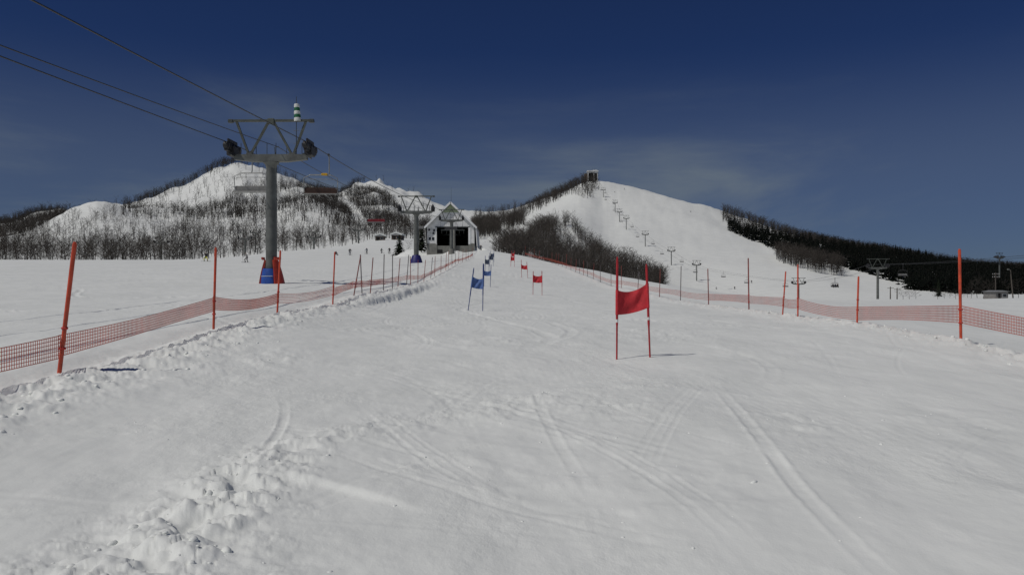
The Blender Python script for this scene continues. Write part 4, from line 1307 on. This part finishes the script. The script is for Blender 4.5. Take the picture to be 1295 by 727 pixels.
def conifer(seed, layers, per, broad=1.0):
    g = np.random.default_rng(seed)
    tr, cr_ = TriBag(), TriBag()
    tr.cone(np.array([0, 0, -.04]), np.array([0, 0, .97]), .018, 0, 4)
    V = []; T = []; n = 0
    for l in range(layers):
        t = l / (layers - 1)
        z = .10 + .86 * t ** .92
        R0 = (.215 * (1 - t) ** .85 + .012) * broad
        for k in range(per):
            a = 2 * math.pi * (k + (l % 2) * .5) / per + g.normal(0, .18)
            rr = R0 * g.uniform(.65, 1.18)
            c, s = math.cos(a), math.sin(a)
            dz = -.30 * rr - .02
            wd = rr * g.uniform(.42, .62)
            tip = np.array([c * rr, s * rr, z + dz + g.normal(0, .006)])
            mid = np.array([c * rr * .55, s * rr * .55, z + .012])
            root = np.array([0, 0, z + .05])
            lft = mid + np.array([-s, c, 0]) * wd * .5 + np.array([0, 0, -.018]); rgt = mid - np.array([-s, c, 0]) * wd * .5 + np.array([0, 0, -.018])
            V += [root, lft, mid, rgt, tip]
            T += [(n, n + 1, n + 2), (n, n + 2, n + 3), (n + 1, n + 4, n + 2), (n + 2, n + 4, n + 3)]
            n += 5
    return tr.arrays(), (np.array(V), np.array(T))

def join_trees(name, label, places, protos, mats, cat='wood'):
    """one mass of trees; places: x, y, z, height, proto index"""
    g = np.random.default_rng(len(places))
    VV = []; TT = []; MI = []; o = 0
    for (x, y, z, h, k) in places:
        (tv, tt), (cv, ct) = protos[k]
        a = g.random() * 6.283; c, s = math.cos(a), math.sin(a); wv = g.uniform(.85, 1.2)
        tone = int(g.integers(len(mats) - 1))
        for (v, t, m) in ((tv, tt, 0), (cv, ct, 1)):
            W = np.empty_like(v)
            W[:, 0] = (v[:, 0] * c - v[:, 1] * s) * h * wv + x; W[:, 1] = (v[:, 0] * s + v[:, 1] * c) * h * wv + y; W[:, 2] = v[:, 2] * h + z
            VV.append(W); TT.append(t + o); MI.append(np.full(len(t), m if m == 0 else 1 + tone)); o += len(v)
    me = np_mesh(name, np.vstack(VV), np.vstack(TT), mats, np.concatenate(MI))
    ob = bpy.data.objects.new(name, me); link(ob)
    tag(ob, label, cat, kind='stuff')
    return ob

rng = np.random.default_rng(21)
def scatter(n, dlo, dhi, xlo, xhi, accept):
    """random tree feet on the ground, thinned by accept(photo column, photo row, depth)"""
    d = np.sqrt(rng.uniform(dlo ** 2, dhi ** 2, n)); px = rng.uniform(xlo, xhi, n)
    X = (px - 647.5) / F * d
    Z = base_h(X, d) + far_h(X, d)
    py = 363 - (Z - CZ) / d * F
    p = accept(px, py, d, X)
    keep = rng.random(n) < p
    # leave out trees standing wholly behind a ridge
    idx = np.where(keep)[0]
    if len(idx):
        fr = np.linspace(.45, .985, 16)
        G = base_h(X[idx][:, None] * fr, d[idx][:, None] * fr)
        yt = 363 - (Z[idx] + 13 - CZ) / d[idx] * F
        keep[idx[(363 - (G - CZ) / (d[idx][:, None] * fr) * F).min(1) < yt]] = False
    return [(X[i], d[i], Z[i], px[i], py[i]) for i in np.where(keep)[0]]
def poly(px, py, P):
    ins = np.zeros(px.shape, bool); n = len(P)
    for i in range(n):
        x1, y1 = P[i]; x2, y2 = P[(i + 1) % n]
        c = ((y1 > py) != (y2 > py)) & (px < (x2 - x1) * (py - y1) / (y2 - y1 + 1e-9) + x1)
        ins ^= c
    return ins

protosA = [bare_tree(100 + k, 10, 3, 1, 2.0, 1.35, True) for k in range(6)]       # mid-distance
protosF = [bare_tree(200 + k, 6, 2, 0, 3.3, 1.45, True) for k in range(5)]         # far
protosN = [bare_tree(300 + k, 16, 6, 3, 1.0, 1.25) for k in range(6)]        # individuals
conN = [conifer(400 + k, 13, 9) for k in range(4)]
conF = [conifer(500 + k, 6, 5, 1.6) for k in range(4)]

singles_bare = []; singles_con = []
def as_places(S, hlo, hhi, k): return [(x, y, z - .15, hlo + (hhi - hlo) * rng.random() ** 1.3, int(rng.integers(k))) for (x, y, z, px, py) in S]

# --- left-hand mountain: woods of different density with open snow between
def acc_left(px, py, d, X):
    n1 = fbm(X / 55, d / 55, 3, 91); n2 = fbm(X / 16, d / 30, 3, 95)
    p = .50 + 1.3 * n1 + 1.0 * n2
    p = np.where(d < 420, .58 + 1.2 * n2, p)                                             # thick belt along the field
    p = np.where((px > 300) & (d > 280) & (d < 420), .46 + .9 * n2, p)
    p *= 1 - .90 * poly(px, py, [(85, 245), (150, 245), (160, 268), (115, 280), (80, 272)])      # bald knoll
    p *= 1 - .80 * poly(px, py, [(150, 262), (265, 215), (340, 200), (380, 212), (420, 232), (400, 238), (330, 226), (290, 250), (250, 262), (190, 270)])
    p = np.where(poly(px, py, [(165, 258), (200, 238), (285, 200), (300, 204), (255, 222), (205, 250)]), .85, p)       # ridge-top belt
    p = np.where((px < 75) & (d > 720), 1.0, p)
    p = np.where(poly(px, py, [(385, 238), (432, 246), (452, 292), (425, 292), (395, 258)]), 1.1, p)                  # dark diagonal belt
    p *= 1 - .8 * poly(px, py, [(418, 244), (432, 244), (470, 288), (462, 292)])
    p = np.where(poly(px, py, [(440, 240), (470, 232), (500, 246), (545, 262), (540, 300), (470, 296)]), .72 + .9 * n2, p)
    p *= 1 - .97 * poly(px, py, [(450, 236), (475, 220), (500, 232), (545, 258), (500, 258), (490, 245), (470, 238)])
    p *= 1 - .95 * poly(px, py, [(495, 222), (562, 245), (550, 282), (522, 290), (505, 275)])
    edge = np.interp(px, [-100, 200, 288, 350, 430, 475, 540], [185, 200, 235, 262, 305, 360, 330])
    return np.clip(np.where(d < edge, 0, p), 0, 1)
S = scatter(36000, 190, 1350, -70, 545, acc_left)
near = [s for s in S if s[1] < 560]; far = [s for s in S if s[1] >= 560]
near.sort(key=lambda s: s[1])

def belt_label(px):
    for lim, w in ((80, 'under the dark back ridge'), (160, 'below the bald snow knoll'), (240, 'below the ridge-top belt of trees'), (300, 'behind the yellow-trousered snowboarder'),
                   (360, 'behind the blue-matted lift tower'), (440, 'behind the short lift tower on the snow edge')):
        if px < lim: return 'bare grey tree at the field edge ' + w
    return 'bare grey tree at the field edge close to the two huts'
singles_bare += [(s, belt_label(s[3]), 'bare trees along the open field', 4.5, 8) for s in near[:110]]
near = near[110:]
join_trees('bare_wood', 'grey leafless wood covering the lower slopes of the left-hand mountain', as_places(near, 2.5, 9, 6), protosA, ['bark', 'twig_dark', 'twig', 'twig_dark', 'twig_light', 'twig_dark'])
join_trees('bare_wood', 'leafless trees streaking the upper slopes of the left-hand mountain', as_places(far, 5, 9.5, 5), protosF, ['bark', 'twig_dark'])

# --- the wood on the spur left of the open slope and the belt under the summit
spur = [(622, 326), (650, 309), (672, 295), (695, 285), (722, 283), (738, 302), (765, 326), (790, 334), (820, 346), (842, 366), (830, 390), (600, 350)]
def acc_spur(px, py, d, X):
    n2 = fbm(X / 14, d / 26, 3, 97)
    p = np.where(poly(px, py, spur) & (d > 240) & (d < 640), .42 + 1.0 * n2, 0)
    p = np.where(poly(px, py, [(596, 286), (630, 284), (634, 297), (604, 303)]), .8, p)
    p = np.where(poly(px, py, [(632, 281), (660, 275), (664, 286), (640, 292)]), .45, p)
    p *= 1 - .7 * poly(px, py, [(700, 292), (718, 285), (735, 315), (725, 330), (708, 318)])
    return np.clip(p, 0, 1)
S2 = scatter(11000, 240, 640, 595, 850, acc_spur)
S2.sort(key=lambda s: s[1])
def acc_top(px, py, d, X):
    n2 = fbm(X / 12, d / 30, 2, 99)
    p = np.where(poly(px, py, [(655, 268), (690, 250), (738, 224), (756, 224), (758, 246), (748, 252), (720, 246), (690, 262), (665, 274)]) & (d > 600), .8 + .5 * n2, 0)
    p = np.maximum(p, np.where(poly(px, py, [(600, 268), (652, 262), (660, 280), (630, 292), (604, 294)]) & (d > 480), .12 + .8 * n2, 0))
    return np.clip(p, 0, 1)
S3 = scatter(4200, 480, 1000, 598, 762, acc_top)
edge_x = [s for s in S2 if s[3] > 745]
edge_x.sort(key=lambda s: -s[3])
pick = edge_x[:40]; ids = {id(s) for s in pick}
singles_bare += [(s, 'bare round-crowned tree at the downhill end of the spur wood', 'bare trees at the end of the spur wood', 7.5, 10) for s in pick]
join_trees('bare_wood', 'dense grey leafless wood on the spur between station and open slope', as_places([s for s in S2 if id(s) not in ids], 6, 10, 6), protosA, ['bark', 'twig', 'twig_dark', 'twig_light', 'twig'])
join_trees('bare_wood', 'dark belt of leafless trees along the ridge below the summit station', as_places(S3, 6, 9.5, 5), protosF, ['bark', 'twig_dark', 'twig'])

# --- right-hand ridge: leafless trees on top, black conifers below, a pale copse in front
def acc_ridge(px, py, d, X):
    n2 = fbm(X / 12, d / 30, 2, 103)
    band = np.interp(px, [912, 1000, 1100, 1200, 1300], [272, 298, 312, 326, 340])
    p = np.where((px > 914) & (py < band + 8) & (d > 520), .75 + .8 * n2, 0)
    return np.clip(p, 0, 1)
S4 = scatter(5000, 520, 800, 912, 1340, acc_ridge)
join_trees('bare_wood', 'leafless trees along the right-hand ridge above the black conifers', as_places(S4, 5.5, 9, 5), protosF, ['bark', 'twig_dark', 'twig'])
con_band = [(918, 280), (945, 290), (1000, 302), (1060, 310), (1110, 316), (1200, 328), (1340, 342), (1340, 374), (1230, 373), (1150, 366), (1110, 350), (1075, 340), (1050, 334), (990, 318), (955, 306), (922, 292)]
def acc_con(px, py, d, X):
    return np.where(poly(px, py, con_band) & (d > 300), 1.0, 0)
S5 = scatter(5000, 290, 720, 914, 1340, acc_con)
S5.sort(key=lambda s: s[1])
# the ones standing along the lower edge and the tall ones on the skyline are single trees
low = S5[:70]; rest = S5[70:]
sky = [s for s in rest if s[3] > 1130 and s[4] < np.interp(s[3], [1100, 1200, 1300], [322, 334, 346])][:40]
ids = {id(s) for s in sky}; rest = [s for s in rest if id(s) not in ids]
def con_label(px):
    for lim, w in ((1000, 'where it meets the open slope'), (1075, 'above the bare copse'), (1140, 'above the largest valley tower'), (1215, 'above the lone small conifer')):
        if px < lim: return 'dark conifer on the lower edge of the black wood ' + w
    return 'dark conifer on the lower edge of the black wood behind the grey shed'
singles_con += [(s, con_label(s[3]), 'conifers on the lower edge of the wood', 5.5, 9) for s in low]
singles_con += [(s, 'pointed conifer standing up on the skyline of the right-hand ridge', 'conifers on the ridge skyline', 7, 11) for s in sky]
join_trees('conifer_wood', 'black conifer wood covering the right-hand hillside', as_places(rest, 6.5, 10, 4), conF, ['bark', 'needle'])
copse = [(982, 322), (1005, 325), (1062, 340), (1068, 349), (1040, 347), (1000, 336), (982, 330)]
def acc_copse(px, py, d, X): return np.where(poly(px, py, copse), .75, 0)
S6 = scatter(1500, 330, 520, 975, 1072, acc_copse)
S6.sort(key=lambda s: s[1])
def copse_label(px): return 'bare grey tree in the lone copse, ' + ('at its uphill end' if px < 1008 else 'in its middle' if px < 1040 else 'at its downhill end by the valley lift')
singles_bare += [(s, copse_label(s[3]), 'bare trees of the slope copse', 7.5, 10.5) for s in S6[:70]]
if len(S6) > 70:
    join_trees('bare_wood', 'inner leafless trees of the copse standing alone on the open slope', as_places(S6[70:], 7.5, 10, 6), protosA, ['bark', 'twig', 'twig_dark', 'twig_light', 'twig'])

# --- single trees: an empty with trunk and crown
def tree_meshes(protos, mats, nm):
    out = []
    for k, ((tv, tt), (cv, ct)) in enumerate(protos):
        out.append((np_mesh(nm + '_trunk', tv, tt, [mats[0]]), np_mesh(nm + '_crown', cv, ct, [mats[1]])))
    return out
bm_ = tree_meshes(protosN, ['bark', 'twig'], 'bare_tree'); cm_ = tree_meshes(conN, ['bark', 'needle'], 'conifer'); cn_ = tree_meshes(conN, ['bark', 'needle_near'], 'spruce')
def single(name, ms, loc, h, label, cat, group, wide=1.0):
    o = thing(name, label, cat, loc, rng.random() * 6.28, group)
    o.scale = (h * wide, h * wide, h)
    a, b = ms[int(rng.integers(len(ms)))]
    for nm, me in (('trunk', a), ('crown', b)):
        c = bpy.data.objects.new(nm, me); link(c, o)
    return o
for (s, lb, gp, lo, hi) in singles_bare:
    single('bare_tree', bm_, (s[0], s[1], s[2] - .2), rng.uniform(lo, hi), lb, 'tree', gp, rng.uniform(.9, 1.25))
for (s, lb, gp, lo, hi) in singles_con:
    single('conifer', cm_, (s[0], s[1], s[2] - .2), rng.uniform(lo, hi), lb, 'tree', gp, rng.uniform(.85, 1.15))
def on_ground(x, d): X = gx(x, d); return (X, d, gz_smooth(X, d) - .1)
single('spruce', cn_, on_ground(505, 196), 5.4, 'small dark spruce beside the indigo-matted lift tower', 'tree', None, 1.75)
single('spruce', cn_, on_ground(533, 200), 7.6, 'taller dark spruce tucked against the field side of the station', 'tree', None, 1.3)
single('bare_tree', bm_, on_ground(517, 200), 3.2, 'tiny bare sapling between spruce and indigo-matted tower', 'tree', None, 1.1)
single('spruce', cn_, on_ground(1187, 250), 6.0, 'lone small conifer on the snow in front of the black wood', 'tree', None, 1.0)
for k, x in enumerate((1142, 1150, 1158, 1186, 1194, 1201, 1209, 1216, 1224)):
    d = 205 + (k % 3) * 9
    single('bare_shrub', bm_, on_ground(x, d), rng.uniform(1.8, 2.8), 'low bare shrub beside the short valley posts' if x < 1165 else 'low bare shrub along the snow rim towards the grey shed', 'shrub', 'low shrubs on the valley snow', 2.0)
for x, d, h in ((1228, 215, 4.5), (1236, 222, 5.5), (1243, 210, 4.2), (1250, 220, 5.0), (1256, 205, 3.6), (1273, 215, 4.4), (1288, 210, 4.8)):
    single('bare_tree', bm_, on_ground(x, d), h, 'small bare tree in the thicket round the grey shed', 'tree', 'thicket round the grey shed', 1.3)

# ------------------------------------------------------------------ people
def body_mesh(pose, jacket, trousers, hat, name):
    """one skinned body; joints in metres, facing -Y"""
    J, E = pose
    me = bpy.data.meshes.new('tmp')
    names = list(J.keys()); idx = {n: i for i, n in enumerate(names)}
    me.from_pydata([J[n][:3] for n in names], [(idx[a], idx[b]) for a, b in E], [])
    ob = bpy.data.objects.new('tmp', me); col.objects.link(ob)
    md = ob.modifiers.new('skin', 'SKIN'); md.use_smooth_shade = True
    for n in names:
        sv_ = me.skin_vertices[0].data[idx[n]]; sv_.radius = (J[n][3], J[n][4] if len(J[n]) > 4 else J[n][3]); sv_.use_root = (n == 'pelvis')
    sb = ob.modifiers.new('sub', 'SUBSURF'); sb.levels = 1; sb.render_levels = 1
    dg = bpy.context.evaluated_depsgraph_get()
    out = bpy.data.meshes.new_from_object(ob.evaluated_get(dg))
    out.name = name
    bpy.data.objects.remove(ob); bpy.data.meshes.remove(me)
    out.materials.clear()
    for m in (jacket, trousers, hat, 'skin', 'cloth_black'): out.materials.append(M[m])
    legs = {'hipL', 'kneeL', 'ankL', 'hipR', 'kneeR', 'ankR'}
    keys = [n for n in names]
    P = np.array([J[n][:3] for n in keys])
    for p in out.polygons:
        c = np.array(p.center)
        n = keys[int(np.argmin(((P - c) ** 2).sum(1)))]
        if n in legs or n == 'pelvis' and c[2] < P[idx['pelvis']][2] - .02: mi = 1
        elif n in ('toeL', 'toeR', 'handL', 'handR'): mi = 4
        elif n == 'crown': mi = 2
        elif n in ('head', 'face'): mi = 3 if c[1] < P[idx['head']][1] - .03 else 2
        else: mi = 0
        p.material_index = mi
    out.polygons.foreach_set('use_smooth', [True] * len(out.polygons))
    return out
EDG = [('pelvis', 'waist'), ('waist', 'chest'), ('chest', 'neck'), ('neck', 'head'), ('head', 'crown'), ('head', 'face'), ('chest', 'shL'), ('shL', 'elL'), ('elL', 'wrL'), ('wrL', 'handL'),
       ('chest', 'shR'), ('shR', 'elR'), ('elR', 'wrR'), ('wrR', 'handR'), ('pelvis', 'hipL'), ('hipL', 'kneeL'), ('kneeL', 'ankL'), ('ankL', 'toeL'), ('pelvis', 'hipR'), ('hipR', 'kneeR'), ('kneeR', 'ankR'), ('ankR', 'toeR')]
def pose_ski(crouch=.15, stance=.17, twist=0.0, arm=.28):
    k = crouch
    J = dict(pelvis=(0, .10 * k * 4, .92 - .9 * k, .15), waist=(0, .04, 1.08 - .95 * k, .145), chest=(0, -.06 - .3 * k, 1.32 - 1.05 * k, .17, .13), neck=(0, -.10 - .45 * k, 1.47 - 1.1 * k, .065),
             head=(0, -.13 - .5 * k, 1.60 - 1.15 * k, .105), crown=(0, -.12 - .5 * k, 1.70 - 1.15 * k, .10), face=(0, -.20 - .5 * k, 1.585 - 1.15 * k, .07))
    for s, n in ((-1, 'L'), (1, 'R')):
        J['sh' + n] = (s * .20, -.06 - .32 * k, 1.40 - 1.08 * k, .075); J['el' + n] = (s * (.24 + arm * .3), -.12 - .3 * k, 1.14 - .95 * k, .06)
        J['wr' + n] = (s * (.25 + arm * .4), -.34 - .3 * k, 1.02 - .85 * k, .045); J['hand' + n] = (s * (.25 + arm * .4), -.42 - .3 * k, 1.02 - .85 * k, .05)
        J['hip' + n] = (s * .10, .08 * k * 4, .86 - .85 * k, .105); J['knee' + n] = (s * stance, -.12 - .8 * k, .50 - .3 * k, .08)
        J['ank' + n] = (s * stance, .04, .12, .065); J['toe' + n] = (s * stance, -.17, .07, .06)
    return J, EDG
def pose_sit():
    J = dict(pelvis=(0, 0, .12, .15), waist=(0, .02, .28, .145), chest=(0, .02, .52, .17, .13), neck=(0, 0, .67, .065), head=(0, -.03, .80, .105), crown=(0, -.02, .90, .10), face=(0, -.10, .785, .07))
    for s, n in ((-1, 'L'), (1, 'R')):
        J['sh' + n] = (s * .19, .02, .60, .075); J['el' + n] = (s * .24, -.08, .36, .06); J['wr' + n] = (s * .18, -.30, .27, .045); J['hand' + n] = (s * .17, -.37, .27, .05)
        J['hip' + n] = (s * .10, -.04, .10, .105); J['knee' + n] = (s * .12, -.46, .10, .08); J['ank' + n] = (s * .12, -.50, -.30, .065); J['toe' + n] = (s * .12, -.70, -.36, .06)
    return J, EDG

def person(label, loc, rz, pose, jacket, trousers, hat, gear, group):
    root = thing('person', label, 'person', loc, rz, group)
    o = bpy.data.objects.new('body', body_mesh(pose, 'cloth_' + jacket, 'cloth_' + trousers, 'cloth_' + hat, 'body')); link(o, root)
    J = pose[0]
    if gear == 'ski':
        for n in ('L', 'R'):
            x = J['ank' + n][0]; m = MB()
            for y0, y1, z0, z1 in ((-.85, -.65, .10, .03), (-.65, .75, .03, .03)):
                m.add([(x - .045, y0, z0), (x + .045, y0, z0), (x + .045, y1, z1), (x - .045, y1, z1), (x - .045, y0, z0 - .025), (x + .045, y0, z0 - .025), (x + .045, y1, z1 - .025), (x - .045, y1, z1 - .025)],
                      [(0, 1, 2, 3), (7, 6, 5, 4), (0, 4, 5, 1), (1, 5, 6, 2), (2, 6, 7, 3), (3, 7, 4, 0)])
            m.build('ski', 'ski', root)
            h = J['hand' + n]; m = MB(); m.tube([(h[0], h[1], h[2] + .08), (h[0] + (.1 if n == 'R' else -.1), h[1] + .25, .02)], .012, 6); m.build('ski_pole', 'ski', root)
    elif gear == 'board':
        m = MB(); m.box((0, -.05, .03), (1.5, .26, .03), bev=.012); m.build('snowboard', 'ski', root)
    return root
gp = 'skiers on the open field'
def ground_at(x, d): X = gx(x, d); return (X, d, gz_smooth(X, d))
person('snowboarder in black jacket and yellow trousers on the open field', ground_at(260.5, 128), R(10), pose_ski(.20, .26, 0, .5), 'black', 'yellow', 'black', 'board', gp)
person('skier in light grey suit with knees bent on the open field', ground_at(312, 124), R(-25), pose_ski(.16, .24, 0, .4), 'lightgrey', 'grey', 'grey', 'ski', gp)
person('dark figure sitting low on the snow near the fence', (lambda p: (p[0], p[1], p[2] + .12))(ground_at(425, 185)), R(60), pose_sit(), 'black', 'darkgrey', 'black', None, gp)
person('dark-clad skier standing upright beside the sitting figure', ground_at(442.5, 190), R(20), pose_ski(.02, .15), 'black', 'navy', 'black', 'ski', gp)
person('dark-clad skier standing alone below the two huts', ground_at(464, 205), R(-30), pose_ski(.05, .15), 'navy', 'black', 'black', 'ski', gp)
person('small dark skier bending forward left of the small spruce', ground_at(482, 210), R(80), pose_ski(.22, .17), 'black', 'darkgrey', 'brown', 'ski', gp)
person('small dark skier closest to the small spruce', ground_at(492.5, 208), R(0), pose_ski(.1, .15), 'darkgrey', 'black', 'black', 'ski', gp)
person('dark figure standing by the snow heap at the station corner', ground_at(608, 176), R(0), pose_ski(.05, .14), 'darkgrey', 'black', 'brown', None, gp)
gp = 'skiers on the big hill'
def hit(x, y, lo, hi):
    """where a line of sight meets the hillside"""
    ds = np.arange(lo, hi, 2.0); X = (x - 647.5) / F * ds
    yy = 363 - (base_h(X, ds) + far_h(X, ds) - CZ) / ds * F
    d = float(ds[int(np.argmin(abs(yy - y)))])
    return (gx(x, d), d, gz_smooth(gx(x, d), d))
for (x, y, lo, hi, lb, rz, cr0) in ((905.5, 366, 300, 480, 'dark skier crouching low near the foot of the open slope', 70, .25), (929, 366, 300, 480, 'small dark skier standing at the foot of the open slope', 10, .1),
                        (950.5, 358, 300, 480, 'dark skier slightly higher up between two fence poles', -30, .12), (777.5, 243.5, 600, 790, 'tiny skier just below the summit beside the topmost tower', 0, .1),
                        (789.5, 239.5, 600, 795, 'tiny skier high on the summit crest', 30, .1), (873.5, 268.5, 600, 790, 'tiny skier alone on the far shoulder of the open slope', 0, .1)):
    person(lb, hit(x, y, lo, hi), R(rz), pose_ski(cr0, .16), 'black', 'darkgrey', 'black', 'ski', gp)
# a loaded chair low on the big hill lift
pt = rope_at_depth(ropesB[-1], 232)
pt = min((rope_at_depth(ropesB[s], d) for s in (-1, 1) for d in np.arange(195, 285, 2.0)), key=lambda p: abs(647.5 + F * p.x / p.y - 1056))
lc = copy_tree(proto_chair); lc.location = pt; lc.rotation_euler = (0, 0, B_ANCH[2].rotation_euler[2])
tag(lc, 'chair carrying three dark-clad riders low over the valley', 'chairlift chair', gC)
cc, ss = math.cos(lc.rotation_euler[2]), math.sin(lc.rotation_euler[2])
for k, x in enumerate((-.68, 0, .68)):
    person(['rider in dark jacket on the loaded chair, wood side seat', 'rider in dark jacket on the loaded chair, middle seat', 'rider in dark jacket on the loaded chair, open side seat'][k],
           (pt.x + cc * x + ss * .02, pt.y + ss * x - cc * .02, pt.z - 2.50), lc.rotation_euler[2], pose_sit(), ['black', 'navy', 'brown'][k], 'black', 'black', None, 'riders on the loaded chair')
